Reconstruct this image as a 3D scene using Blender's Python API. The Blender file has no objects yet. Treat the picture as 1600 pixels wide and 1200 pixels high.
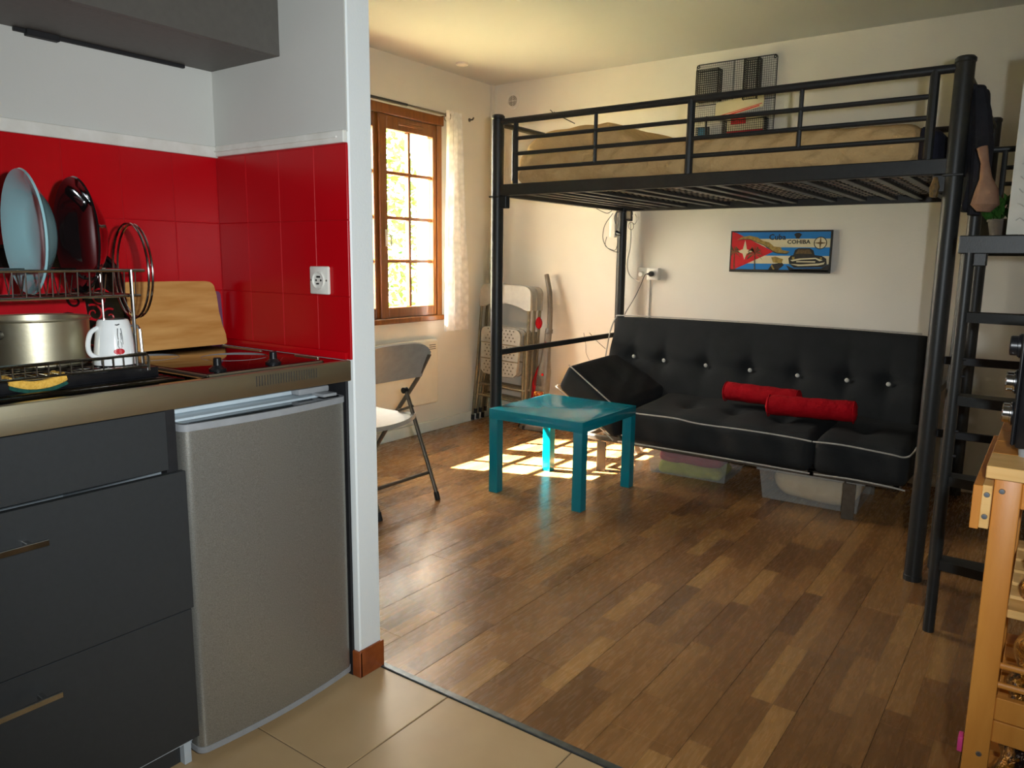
import bpy, bmesh, math, random
from mathutils import Vector, Matrix
random.seed(7)
C = bpy.context.scene.collection
PI = math.pi

# ---------------------------------------------------------------- camera
F_PX = 1181.36
AX_R = Vector((0.81096504, 0.58498092, 0.01153357))
AX_D = Vector((0.10454127, -0.1254752, -0.98657341))
AX_F = Vector((-0.57567944, 0.80128228, -0.16291065))
CAM = Vector((0, 0, 1.2))
cd = bpy.data.cameras.new('camera')
cd.sensor_width = 36; cd.lens = F_PX / 1600 * 36; cd.clip_start = 0.05; cd.clip_end = 200
cam = bpy.data.objects.new('camera', cd); C.objects.link(cam)
m = Matrix.Identity(4)
for i in range(3):
    m[i][0] = AX_R[i]; m[i][1] = -AX_D[i]; m[i][2] = -AX_F[i]; m[i][3] = CAM[i]
cam.matrix_world = m
bpy.context.scene.camera = cam

# ---------------------------------------------------------------- world, sun, flash, exposure
vs = bpy.context.scene.view_settings
vs.view_transform = 'Standard'; vs.look = 'None'; vs.gamma = 1; vs.use_curve_mapping = False
vs.exposure = 1.1
w = bpy.data.worlds.new('world'); bpy.context.scene.world = w; w.use_nodes = True
w.node_tree.nodes['Background'].inputs[0].default_value = (1.0, 0.93, 0.81, 1)
w.node_tree.nodes['Background'].inputs[1].default_value = 14
sl = bpy.data.lights.new('sun', 'SUN'); sl.energy = 80; sl.color = (1, 0.92, 0.80); sl.angle = 0.009
sun = bpy.data.objects.new('sun', sl); C.objects.link(sun)
SUN_DIR = Vector((0.83, 0.315, -1.0)).normalized()
sun.rotation_euler = SUN_DIR.to_track_quat('-Z', 'Y').to_euler()
# the camera's own flash, beside the lens
fl = bpy.data.lights.new('flash', 'SPOT'); fl.energy = 74; fl.color = (0.93, 1.0, 1.04); fl.shadow_soft_size = 0.02; fl.spot_size = math.radians(112); fl.spot_blend = 1.0
flo = bpy.data.objects.new('flash', fl); C.objects.link(flo)
flo.matrix_world = cam.matrix_world @ Matrix.Translation((0.13, 0.05, 0)) @ Matrix.Rotation(0.10, 4, 'X') @ Matrix.Rotation(0.10, 4, 'Y')
# portal that guides sampling of the sky through the window (emits nothing itself)
pl = bpy.data.lights.new('window_portal', 'AREA'); pl.shape = 'RECTANGLE'; pl.size = 1.36; pl.size_y = 1.15
pl.cycles.is_portal = True
po = bpy.data.objects.new('window_portal', pl); C.objects.link(po)
po.matrix_world = Matrix.Translation((-3.76, 3.44, 1.45)) @ Matrix.Rotation(-PI/2, 4, 'Y')

# ---------------------------------------------------------------- helpers
def lin(c):
    f = lambda v: v/12.92 if v <= 0.04045 else ((v+0.055)/1.055)**2.4
    return tuple(f(v/255) for v in c)

def mat(name, col, rough=0.5, metal=0.0, spec=0.5, var=None, bump=None, stretch=(1,1,1), sheen=0, coat=0, trans=0, alpha=1.0, ior=1.45, bumpdist=0.002):
    """var=(scale, colour2, contrast) mixes towards a second colour by noise; bump=(scale,strength)"""
    M = bpy.data.materials.new(name); M.use_nodes = True
    nt = M.node_tree; b = nt.nodes['Principled BSDF']
    b.inputs['Base Color'].default_value = (*lin(col), 1)
    b.inputs['Roughness'].default_value = rough
    b.inputs['Metallic'].default_value = metal
    b.inputs['Specular IOR Level'].default_value = spec
    b.inputs['IOR'].default_value = ior
    if sheen: b.inputs['Sheen Weight'].default_value = sheen
    if coat: b.inputs['Coat Weight'].default_value = coat; b.inputs['Coat Roughness'].default_value = 0.05
    if trans: b.inputs['Transmission Weight'].default_value = trans
    b.inputs['Alpha'].default_value = alpha
    tc = nt.nodes.new('ShaderNodeNewGeometry'); mp = nt.nodes.new('ShaderNodeMapping')
    mp.inputs['Scale'].default_value = stretch
    nt.links.new(tc.outputs['Position'], mp.inputs['Vector'])
    if var:
        n = nt.nodes.new('ShaderNodeTexNoise'); n.inputs['Scale'].default_value = var[0]; n.inputs['Detail'].default_value = 5
        r = nt.nodes.new('ShaderNodeValToRGB')
        k = var[2] if len(var) > 2 else 0.2
        r.color_ramp.elements[0].position = 0.5-k; r.color_ramp.elements[1].position = 0.5+k
        r.color_ramp.elements[0].color = (*lin(col), 1); r.color_ramp.elements[1].color = (*lin(var[1]), 1)
        nt.links.new(mp.outputs[0], n.inputs['Vector']); nt.links.new(n.outputs['Fac'], r.inputs[0]); nt.links.new(r.outputs[0], b.inputs['Base Color'])
    if bump:
        n = nt.nodes.new('ShaderNodeTexNoise'); n.inputs['Scale'].default_value = bump[0]; n.inputs['Detail'].default_value = 4
        bp = nt.nodes.new('ShaderNodeBump'); bp.inputs['Strength'].default_value = bump[1]; bp.inputs['Distance'].default_value = bumpdist
        nt.links.new(mp.outputs[0], n.inputs['Vector']); nt.links.new(n.outputs['Fac'], bp.inputs['Height']); nt.links.new(bp.outputs[0], b.inputs['Normal'])
    return M

def at(x, y, Y):
    """world point on the plane y = Y behind a photograph pixel, used to measure things off the photo"""
    d = AX_R*((x-800)/F_PX) + AX_D*((y-600)/F_PX) + AX_F
    return CAM + d*((Y-CAM.y)/d.y)

def nb(): return bmesh.new()

def box(bm, x0, x1, y0, y1, z0, z1, bev=0.0, seg=2, M=None):
    r = bmesh.ops.create_cube(bm, size=1.0)
    vs_ = r['verts']
    for v in vs_:
        v.co = Vector(((x0+x1)/2 + v.co.x*(x1-x0), (y0+y1)/2 + v.co.y*(y1-y0), (z0+z1)/2 + v.co.z*(z1-z0)))
    if bev > 0:
        es = list({e for v in vs_ for e in v.link_edges})
        rr = bmesh.ops.bevel(bm, geom=es, offset=bev, segments=seg, affect='EDGES', profile=0.5)
        vs_ = list({v for f in rr['faces'] for v in f.verts} | {v for v in vs_ if v.is_valid})
    if M is not None:
        for v in vs_: v.co = M @ v.co
    return vs_

def tube(bm, pts, r, n=8, closed=False, flat=1.0):
    pts = [Vector(p) for p in pts]; N = len(pts)
    rr = r if isinstance(r, (list, tuple)) else [r]*N
    tans = []
    for i in range(N):
        a = pts[(i-1) % N] if (closed or i > 0) else pts[i]
        b = pts[(i+1) % N] if (closed or i < N-1) else pts[i]
        t = (b-a); tans.append(t.normalized() if t.length > 1e-9 else Vector((0,0,1)))
    up = Vector((0,0,1)) if abs(tans[0].z) < 0.9 else Vector((0,1,0))
    u = (up - tans[0]*up.dot(tans[0])).normalized(); rings = []
    for i in range(N):
        t = tans[i]; u = (u - t*u.dot(t)).normalized(); v = t.cross(u)
        rings.append([bm.verts.new(pts[i] + (u*math.cos(2*PI*k/n)*flat + v*math.sin(2*PI*k/n))*rr[i]) for k in range(n)])
    L = N if closed else N-1
    for i in range(L):
        A, B_ = rings[i], rings[(i+1) % N]
        for k in range(n): bm.faces.new((A[k], A[(k+1)%n], B_[(k+1)%n], B_[k]))
    if not closed:
        bm.faces.new(rings[0][::-1]); bm.faces.new(rings[-1])

def lathe(bm, prof, c=(0,0,0), n=24, M=None):
    rings = []
    M = M or Matrix.Identity(4)
    for r, z in prof:
        if r < 1e-6: rings.append([bm.verts.new(M @ Vector((c[0], c[1], c[2]+z)))])
        else: rings.append([bm.verts.new(M @ Vector((c[0]+r*math.cos(2*PI*k/n), c[1]+r*math.sin(2*PI*k/n), c[2]+z))) for k in range(n)])
    for a, b in zip(rings, rings[1:]):
        for k in range(n):
            k2 = (k+1) % n
            if len(a) == 1 and len(b) == 1: continue
            if len(a) == 1: bm.faces.new((a[0], b[k], b[k2]))
            elif len(b) == 1: bm.faces.new((a[k], a[k2], b[0]))
            else: bm.faces.new((a[k], a[k2], b[k2], b[k]))

def prism(bm, poly, f, d):
    """poly: list of 2-tuples, f maps (a,b,h) to a world point, h from 0 to d"""
    a = [bm.verts.new(f(p[0], p[1], 0)) for p in poly]; b = [bm.verts.new(f(p[0], p[1], d)) for p in poly]
    bm.faces.new(a[::-1]); bm.faces.new(b); n = len(poly)
    for i in range(n): bm.faces.new((a[i], a[(i+1)%n], b[(i+1)%n], b[i]))

def cushion(bm, corners, res=(24, 12, 6), rnd=0.25, puff=0.0, disp=None):
    """corners: 8 points ordered (u,v,w) bits: 000,100,010,110,001,101,011,111. Rounded soft block mapped into them."""
    cs = [Vector(c) for c in corners]
    def tri(u, v, w_):
        p = Vector((0,0,0))
        for i in range(8):
            a = (u if i & 1 else 1-u) * (v if i & 2 else 1-v) * (w_ if i & 4 else 1-w_)
            p += cs[i]*a
        return p
    lens = [(cs[1]-cs[0]).length, (cs[2]-cs[0]).length, (cs[4]-cs[0]).length]
    R = rnd*min(lens); nu, nv, nw = res; vm = {}
    def ease(i, n, L):   # denser near the ends
        t = i/n; return 0.5-0.5*math.cos(PI*t)*1.0 if n < 8 else (t if 0 < i < n else t)
    def vert(i, j, k):
        key = (i, j, k)
        if key in vm: return vm[key]
        q = [ease(i,nu,0)*lens[0], ease(j,nv,0)*lens[1], ease(k,nw,0)*lens[2]]
        inner = [min(max(q[a], R), lens[a]-R) for a in range(3)]
        d = Vector([q[a]-inner[a] for a in range(3)])
        if d.length > 1e-9: d = d.normalized()*R
        p = Vector(inner)+d
        uvw = [p[a]/lens[a] for a in range(3)]
        P_ = tri(*uvw)
        cen = tri(.5,.5,.5)
        if puff:
            top = max(0, math.sin(PI*uvw[0])*math.sin(PI*uvw[1]))**0.5
            ax_ = (tri(uvw[0],uvw[1],1)-tri(uvw[0],uvw[1],0)).normalized()
            P_ += ax_*puff*top*(uvw[2]*2-1)
        if disp:
            P_ = disp(P_, uvw)
        vm[key] = bm.verts.new(P_); return vm[key]
    def face(fn, A, B_, flip):
        for a in range(A):
            for b in range(B_):
                q = [fn(a,b), fn(a+1,b), fn(a+1,b+1), fn(a,b+1)]
                try: bm.faces.new(q[::-1] if flip else q)
                except ValueError: pass
    face(lambda a,b: vert(a,b,nw), nu, nv, False); face(lambda a,b: vert(a,b,0), nu, nv, True)
    face(lambda a,b: vert(a,0,b), nu, nw, False); face(lambda a,b: vert(a,nv,b), nu, nw, True)
    face(lambda a,b: vert(0,a,b), nv, nw, True); face(lambda a,b: vert(nu,a,b), nv, nw, False)

ROOT = {}
def build(name, bm, material, parent=None, smooth=True, ang=35):
    """bm is in world coordinates; the mesh is stored relative to its root thing"""
    root = parent
    while root is not None and root.parent is not None: root = root.parent
    if root is not None and root.name in ROOT:
        inv = ROOT[root.name].inverted()
        for v in bm.verts: v.co = inv @ v.co
    bmesh.ops.recalc_face_normals(bm, faces=bm.faces)
    me = bpy.data.meshes.new(name); bm.to_mesh(me); bm.free()
    me.materials.append(material)
    if smooth:
        for p in me.polygons: p.use_smooth = True
        me.set_sharp_from_angle(angle=math.radians(ang))
    o = bpy.data.objects.new(name, me); C.objects.link(o)
    if parent is not None: o.parent = parent
    return o

def tag(o, label, cat, group=None, kind=None):
    o['label'] = label; o['category'] = cat
    if group: o['group'] = group
    if kind: o['kind'] = kind
    return o

def thing(name, label, cat, loc=(0,0,0), rotz=0, group=None):
    o = bpy.data.objects.new(name, None); C.objects.link(o)
    o.empty_display_size = 0.05
    o.location = loc; o.rotation_euler = (0,0,rotz)
    ROOT[o.name] = Matrix.Translation(loc) @ Matrix.Rotation(rotz, 4, 'Z')
    return tag(o, label, cat, group)

def struct(name, bm, material, label=None, parent=None, smooth=False):
    o = build(name, bm, material, parent, smooth)
    if parent is None:
        o['kind'] = 'structure'
        if label: o['label'] = label
        o['category'] = name.split('_')[0]
    return o

def dup(root, M, label, group=None):
    def cp(o, par):
        c = o.copy(); C.objects.link(c)
        if par is not None: c.parent = par
        for ch in [x for x in o.children]: cp(ch, c)
        return c
    r = cp(root, None); r.matrix_world = M @ root.matrix_world if False else M
    r['label'] = label
    if group: r['group'] = group
    return r

# ---------------------------------------------------------------- materials
M = {}
M['plaster'] = mat('plaster', (222,218,206), 0.85, var=(3,(214,210,197),0.3), bump=(90,0.25), bumpdist=0.003)
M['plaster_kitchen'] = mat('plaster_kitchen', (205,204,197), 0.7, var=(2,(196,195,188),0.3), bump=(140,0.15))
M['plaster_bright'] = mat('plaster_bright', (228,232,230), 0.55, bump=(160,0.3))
M['ceiling'] = mat('ceiling_paint', (194,197,193), 0.9, var=(1.5,(188,191,187),0.3), bump=(60,0.2))
M['skirting'] = mat('white_skirting', (225,222,212), 0.5, var=(8,(214,210,198)))
M['red_tile'] = mat('red_gloss_paint', (184,6,18), 0.26, spec=0.3, var=(5,(172,6,17),0.3), bump=(35,0.12))
M['grout'] = mat('red_grout', (172,8,19), 0.4, var=(30,(160,7,17)))
M['white_trim'] = mat('white_cable_trim', (226,224,216), 0.4, var=(20,(210,207,196)))
M['terracotta'] = mat('terracotta_tile', (150,78,36), 0.35, var=(25,(120,58,26)), bump=(60,0.2))
M['beige_tile'] = mat('beige_ceramic', (184,156,116), 0.30, var=(4,(170,140,100),0.25), bump=(12,0.08))
M['tile_joint'] = mat('tile_joint', (120,98,70), 0.9, var=(40,(100,82,60)))
M['strip_metal'] = mat('threshold_metal', (120,128,134), 0.35, metal=0.9, var=(40,(90,96,100)))
M['underlay'] = mat('dark_subfloor', (58,40,24), 0.8, var=(20,(40,28,18)))
M['oak_frame'] = mat('stained_window_wood', (142,84,26), 0.35, var=(6,(112,62,18),0.25), stretch=(8,8,1), bump=(60,0.1), coat=0.2)
M['charcoal_board'] = mat('charcoal_laminate', (50,52,53), 0.45, var=(90,(46,48,49),0.3))
M['taupe_board'] = mat('grey_taupe_laminate', (92,88,82), 0.5, var=(60,(84,80,75),0.3))
M['dark_edge'] = mat('black_edge', (22,22,24), 0.6, var=(30,(30,30,32)))
M['carcass'] = mat('pale_carcass', (186,196,202), 0.45, var=(30,(174,184,190)))
M['steel'] = mat('stainless_steel', (216,206,172), 0.42, metal=1.0, var=(3,(180,176,158),0.3), bump=(80,0.12), stretch=(1,0.05,1))
M['steel_dark'] = mat('drainer_steel', (120,116,110), 0.16, metal=1.0, var=(5,(95,92,86)), bump=(30,0.05))
M['chrome'] = mat('chrome_wire', (205,203,200), 0.15, metal=1.0, var=(30,(180,178,172)))
M['silver_door'] = mat('silver_fridge_paint', (140,138,130), 0.36, metal=0.65, var=(420,(160,158,150),0.12), bump=(380,0.12))
M['silver_cap'] = mat('grey_plastic_cap', (150,152,154), 0.4, var=(30,(140,142,144)))
M['fridge_white'] = mat('pale_fridge_body', (188,200,206), 0.4, var=(20,(178,190,196)))
M['black_glass'] = mat('black_hob_glass', (8,8,9), 0.04, spec=0.8, var=(10,(11,11,12)))
M['black_plastic'] = mat('black_plastic', (18,18,20), 0.3, var=(40,(26,26,28)))
M['bed_metal'] = mat('charcoal_bed_metal', (45,46,45), 0.42, metal=0.2, var=(60,(40,41,40)), bump=(220,0.1))
M['mesh_wire'] = mat('dark_wire', (40,40,40), 0.5, metal=0.5, var=(60,(60,58,54)))
M['tan_cloth'] = mat('tan_bedcover', (206,172,120), 0.95, spec=0.2, var=(9,(192,158,108),0.3), bump=(22,0.9), bumpdist=0.016)
M['matt_under'] = mat('mattress_underside', (220,214,198), 0.9, var=(40,(205,198,180)), bump=(120,0.2))
M['sofa_cloth'] = mat('charcoal_sofa_fabric', (36,38,39), 0.95, spec=0.3, var=(14,(30,32,33),0.3), bump=(160,0.4))
M['piping'] = mat('light_grey_piping', (176,174,166), 0.7, var=(60,(160,158,150)))
M['button'] = mat('pale_button', (190,190,182), 0.5, var=(90,(176,176,168)))
M['red_cloth'] = mat('red_cotton', (164,2,20), 0.9, spec=0.2, var=(18,(146,2,15),0.3), bump=(26,0.9), bumpdist=0.010)
M['teal'] = mat('turquoise_lacquer', (0,130,148), 0.17, spec=0.6, var=(6,(0,124,140)), bump=(20,0.03))
M['chair_plastic'] = mat('grey_chair_plastic', (168,166,156), 0.45, var=(30,(158,156,146)), bump=(300,0.15))
M['chair_plastic_dark'] = mat('mid_grey_chair_plastic', (150,150,146), 0.45, var=(30,(140,140,136)), bump=(300,0.15))
M['chair_tube'] = mat('grey_bronze_tube', (112,106,96), 0.35, metal=0.6, var=(40,(96,90,80)))
M['stack_tube'] = mat('champagne_tube', (136,128,106), 0.4, metal=0.5, var=(40,(120,112,92)))
M['rubber'] = mat('black_rubber', (16,16,16), 0.7, var=(60,(24,24,24)))
M['white_plastic'] = mat('white_plastic', (226,224,214), 0.35, var=(40,(216,214,204)))
M['cream_enamel'] = mat('cream_heater_enamel', (226,220,202), 0.45, var=(10,(218,212,194)))
M['vac_grey'] = mat('grey_vacuum_plastic', (112,106,96), 0.35, var=(30,(100,94,84)))
M['vac_red'] = mat('red_vacuum_plastic', (190,8,24), 0.2, coat=0.3, var=(30,(170,6,18)))
M['vac_amber'] = mat('amber_dust_window', (120,30,10), 0.12, var=(60,(210,140,60),0.08))
M['birch'] = mat('varnished_birch', (206,140,62), 0.4, var=(4,(184,114,42),0.25), stretch=(6,6,1), bump=(50,0.08), coat=0.15)
M['birch_end'] = mat('laminated_birch_edge', (226,184,120), 0.45, var=(5,(204,156,88),0.2), stretch=(1,6,9))
M['board_wood'] = mat('pale_cutting_board_wood', (208,158,92), 0.5, var=(5,(180,124,58),0.22), stretch=(1,1.2,9), bump=(30,0.1))
M['purple_plastic'] = mat('purple_board', (112,62,92), 0.4, var=(20,(100,54,82)))
M['teal_glaze'] = mat('pale_teal_glaze', (150,190,194), 0.08, coat=0.5, var=(6,(140,180,186)))
M['black_glaze'] = mat('black_glaze', (16,12,13), 0.08, coat=0.5, var=(10,(22,16,17)))
M['red_enamel'] = mat('red_swirl_enamel', (190,14,30), 0.3, var=(20,(170,10,24)))
M['white_glaze'] = mat('white_glaze', (232,234,232), 0.1, coat=0.5, var=(20,(224,226,224)))
M['ink'] = mat('black_ink', (20,18,20), 0.5, var=(40,(30,28,30)))
M['sponge_yellow'] = mat('yellow_sponge', (232,184,84), 0.95, var=(120,(210,160,62)), bump=(200,0.8), bumpdist=0.004)
M['scour_green'] = mat('green_scouring_pad', (22,78,66), 0.95, var=(160,(14,56,48)), bump=(300,0.8), bumpdist=0.003)
M['clear_plastic'] = mat('clear_bin_plastic', (225,225,220), 0.12, trans=0.0, alpha=0.16, var=(20,(212,212,206)))
M['yellow_cloth'] = mat('yellow_green_textile', (196,188,60), 0.9, var=(16,(150,160,40)), bump=(40,0.5), bumpdist=0.008)
M['rose_cloth'] = mat('rose_textile', (176,48,66), 0.9, var=(16,(150,36,54)), bump=(40,0.5), bumpdist=0.008)
M['cream_cloth'] = mat('cream_blanket', (222,200,160), 0.95, var=(16,(206,182,140)), bump=(40,0.4), bumpdist=0.008)
M['paper'] = mat('white_paper', (214,212,200), 0.8, var=(30,(206,204,192)))
M['pot_plastic'] = mat('brown_grey_pot', (86,76,66), 0.6, var=(40,(74,66,58)))
M['leaf'] = mat('green_leaf', (58,104,40), 0.5, var=(60,(38,76,26)))
M['tree_leaf'] = mat('tree_leaf', (44,92,16), 0.6, var=(3,(84,128,34)))
M['bark'] = mat('bark', (96,78,58), 0.9, var=(20,(70,56,42)), bump=(30,0.6))
M['dark_cloth'] = mat('black_jacket_cloth', (34,34,40), 0.9, var=(20,(24,24,30)), bump=(60,0.5), bumpdist=0.006)
M['navy_cloth'] = mat('navy_cloth', (38,38,52), 0.9, var=(20,(28,28,42)), bump=(60,0.5), bumpdist=0.006)
M['skin_cloth'] = mat('dusty_pink_cloth', (150,116,92), 0.9, var=(20,(132,98,78)), bump=(60,0.5), bumpdist=0.006)
M['foil'] = mat('dark_crinkled_foil', (40,30,28), 0.15, metal=0.6, var=(50,(150,100,30),0.06), bump=(60,1.0), bumpdist=0.01)
M['gold_foil'] = mat('gold_foil', (210,150,60), 0.2, metal=0.8, var=(60,(140,90,30)), bump=(80,1.0), bumpdist=0.01)
M['lawn'] = mat('garden_lawn', (176,166,128), 0.9, var=(6,(150,152,104)))
M['render_out'] = mat('outside_wall_render', (224,214,190), 0.9, var=(4,(214,204,180)))
M['screw'] = mat('zinc_screw', (170,176,182), 0.3, metal=0.9, var=(60,(150,156,162)))
M['pink'] = mat('pink_plastic', (214,70,140), 0.5, var=(20,(200,60,126)))
M['blue_print'] = mat('blue_print', (10,120,190), 0.5, var=(8,(8,104,172)))
M['cream_print'] = mat('cream_print', (212,202,166), 0.5, var=(8,(196,186,150)))
M['red_print'] = mat('red_print', (206,10,24), 0.5, var=(8,(176,6,18)))
M['brown_print'] = mat('brown_print', (116,90,44), 0.5, var=(60,(60,46,24)))
M['khaki_print'] = mat('khaki_print', (168,140,66), 0.5, var=(60,(120,98,44)))
M['dark_print'] = mat('dark_print', (28,26,22), 0.5, var=(60,(44,42,34)))
M['teal_print'] = mat('teal_print', (30,110,150), 0.5, var=(40,(20,84,120)))

def glass_mat():
    G = bpy.data.materials.new('window_glass'); G.use_nodes = True; nt = G.node_tree; nt.nodes.clear()
    o = nt.nodes.new('ShaderNodeOutputMaterial'); mx = nt.nodes.new('ShaderNodeMixShader'); lw = nt.nodes.new('ShaderNodeLayerWeight'); lw.inputs[0].default_value = 0.5; pw_ = nt.nodes.new('ShaderNodeMath'); pw_.operation = 'POWER'; pw_.inputs[1].default_value = 4; nt.links.new(lw.outputs['Facing'], pw_.inputs[0]); f = nt.nodes.new('ShaderNodeMath'); f.operation = 'MULTIPLY_ADD'; f.inputs[1].default_value = 0.5; f.inputs[2].default_value = 0.04; nt.links.new(pw_.outputs[0], f.inputs[0])
    t = nt.nodes.new('ShaderNodeBsdfTransparent'); g = nt.nodes.new('ShaderNodeBsdfGlossy'); g.inputs['Roughness'].default_value = 0.02
    n = nt.nodes.new('ShaderNodeTexNoise'); n.inputs['Scale'].default_value = 6
    r = nt.nodes.new('ShaderNodeMapRange'); r.inputs[3].default_value = 0.94; r.inputs[4].default_value = 0.99
    nt.links.new(n.outputs['Fac'], r.inputs[0]); nt.links.new(r.outputs[0], t.inputs['Color'])
    nt.links.new(f.outputs[0], mx.inputs[0]); nt.links.new(t.outputs[0], mx.inputs[1]); nt.links.new(g.outputs[0], mx.inputs[2]); nt.links.new(mx.outputs[0], o.inputs[0])
    return G
M['glass'] = glass_mat()

def curtain_mat():
    G = bpy.data.materials.new('sheer_white_curtain'); G.use_nodes = True; nt = G.node_tree; nt.nodes.clear()
    o = nt.nodes.new('ShaderNodeOutputMaterial'); a = nt.nodes.new('ShaderNodeMixShader'); b = nt.nodes.new('ShaderNodeMixShader')
    d = nt.nodes.new('ShaderNodeBsdfDiffuse'); t = nt.nodes.new('ShaderNodeBsdfTranslucent'); p = nt.nodes.new('ShaderNodeBsdfTransparent')
    for s in (d, t): s.inputs['Color'].default_value = (0.98, 0.97, 0.95, 1)
    a.inputs[0].default_value = 0.6
    g = nt.nodes.new('ShaderNodeNewGeometry'); v = nt.nodes.new('ShaderNodeTexVoronoi'); v.inputs['Scale'].default_value = 30
    r = nt.nodes.new('ShaderNodeMapRange'); r.inputs[3].default_value = 0.92; r.inputs[4].default_value = 0.66
    nt.links.new(g.outputs['Position'], v.inputs['Vector']); nt.links.new(v.outputs['Distance'], r.inputs[0]); nt.links.new(r.outputs[0], b.inputs[0])
    nt.links.new(d.outputs[0], a.inputs[1]); nt.links.new(t.outputs[0], a.inputs[2]); nt.links.new(p.outputs[0], b.inputs[1]); nt.links.new(a.outputs[0], b.inputs[2]); nt.links.new(b.outputs[0], o.inputs[0])
    return G
M['curtain'] = curtain_mat()

def plank_mat():
    P = bpy.data.materials.new('walnut_strip_laminate'); P.use_nodes = True; nt = P.node_tree; bs = nt.nodes['Principled BSDF']
    N = lambda t: nt.nodes.new(t); L = nt.links.new
    def math_(op, a, b=None):
        n = N('ShaderNodeMath'); n.operation = op
        for i, v in enumerate((a, b)):
            if v is None: continue
            if isinstance(v, (int, float)): n.inputs[i].default_value = v
            else: L(v, n.inputs[i])
        return n.outputs[0]
    g = N('ShaderNodeNewGeometry'); s = N('ShaderNodeSeparateXYZ'); L(g.outputs['Position'], s.inputs[0])
    cx = math_('DIVIDE', math_('ADD', s.outputs[0], 1.41+19), 0.063333); ci = math_('FLOOR', cx)
    wn = N('ShaderNodeTexWhiteNoise'); wn.noise_dimensions = '1D'; L(ci, wn.inputs['W'])
    ry = math_('ADD', math_('DIVIDE', math_('ADD', s.outputs[1], 50), 0.36), math_('MULTIPLY', wn.outputs['Value'], 7.3)); ri = math_('FLOOR', ry)
    cb = N('ShaderNodeCombineXYZ'); L(ci, cb.inputs[0]); L(ri, cb.inputs[1])
    w2 = N('ShaderNodeTexWhiteNoise'); w2.noise_dimensions = '3D'; L(cb.outputs[0], w2.inputs['Vector'])
    ramp = N('ShaderNodeValToRGB'); e = ramp.color_ramp.elements
    e[0].position = 0; e[0].color = (*lin((116,80,46)),1); e[1].position = 1; e[1].color = (*lin((172,128,74)),1)
    for pz, cc in ((0.3,(136,95,54)),(0.6,(150,107,62)),(0.82,(160,116,68))):
        x = e.new(pz); x.color = (*lin(cc),1)
    L(w2.outputs['Value'], ramp.inputs[0])
    off = N('ShaderNodeVectorMath'); off.operation = 'SCALE'; L(w2.outputs['Color'], off.inputs[0]); off.inputs['Scale'].default_value = 40
    ad = N('ShaderNodeVectorMath'); ad.operation = 'ADD'; L(g.outputs['Position'], ad.inputs[0]); L(off.outputs[0], ad.inputs[1])
    mp = N('ShaderNodeMapping'); mp.inputs['Scale'].default_value = (1, 0.12, 1); L(ad.outputs[0], mp.inputs['Vector'])
    n1 = N('ShaderNodeTexNoise'); n1.inputs['Scale'].default_value = 130; n1.inputs['Detail'].default_value = 6; n1.inputs['Distortion'].default_value = 0.6; L(mp.outputs[0], n1.inputs['Vector'])
    n2 = N('ShaderNodeTexWave'); n2.inputs['Scale'].default_value = 9; n2.inputs['Distortion'].default_value = 9; n2.inputs['Detail'].default_value = 3; n2.inputs['Detail Scale'].default_value = 1.2; L(mp.outputs[0], n2.inputs['Vector'])
    gr = math_('ADD', math_('MULTIPLY', n1.outputs['Fac'], 0.75), math_('MULTIPLY', n2.outputs['Fac'], 0.14))
    gm = N('ShaderNodeMapRange'); gm.inputs[1].default_value = 0.25; gm.inputs[2].default_value = 0.65; gm.inputs[3].default_value = 0.80; gm.inputs[4].default_value = 1.10; L(gr, gm.inputs[0])
    fx = math_('FRACT', cx); fy = math_('FRACT', ry)
    ex = math_('MINIMUM', fx, math_('SUBTRACT', 1, fx)); ey = math_('MULTIPLY', math_('MINIMUM', fy, math_('SUBTRACT', 1, fy)), 5.7)
    em = math_('MINIMUM', ex, ey); er = N('ShaderNodeMapRange'); er.inputs[1].default_value = 0.0; er.inputs[2].default_value = 0.03; er.inputs[3].default_value = 0.62; er.inputs[4].default_value = 1.0; L(em, er.inputs[0])
    k = math_('MULTIPLY', gm.outputs[0], er.outputs[0])
    mx = N('ShaderNodeVectorMath'); mx.operation = 'SCALE'; L(ramp.outputs[0], mx.inputs[0]); L(k, mx.inputs['Scale'])
    L(mx.outputs[0], bs.inputs['Base Color'])
    rr = N('ShaderNodeMapRange'); rr.inputs[3].default_value = 0.22; rr.inputs[4].default_value = 0.32; L(n1.outputs['Fac'], rr.inputs[0]); L(rr.outputs[0], bs.inputs['Roughness'])
    bp = N('ShaderNodeBump'); bp.inputs['Strength'].default_value = 0.08; bp.inputs['Distance'].default_value = 0.001; L(n1.outputs['Fac'], bp.inputs['Height']); L(bp.outputs[0], bs.inputs['Normal'])
    return P
M['plank'] = plank_mat()

# ---------------------------------------------------------------- room shell
XW, YS, ZC = -3.50, 4.59, 2.44        # window wall, sofa wall, ceiling
KX, KY, PT = -2.11, 1.395, 1.478      # kitchen back wall, partition front and rear face
XR, YB = 1.25, -1.7                   # right wall, wall behind the camera
EX = -1.53                            # free end of the partition

bm = nb(); box(bm, -3.75, XR+.2, PT, YS+.2, -.06, -.008); box(bm, KX-.1, XR+.2, YB-.2, PT, -.06, -.008)
floor = struct('floor', bm, M['underlay'], 'walnut laminate floor of the living area with beige tiles before it')
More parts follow.
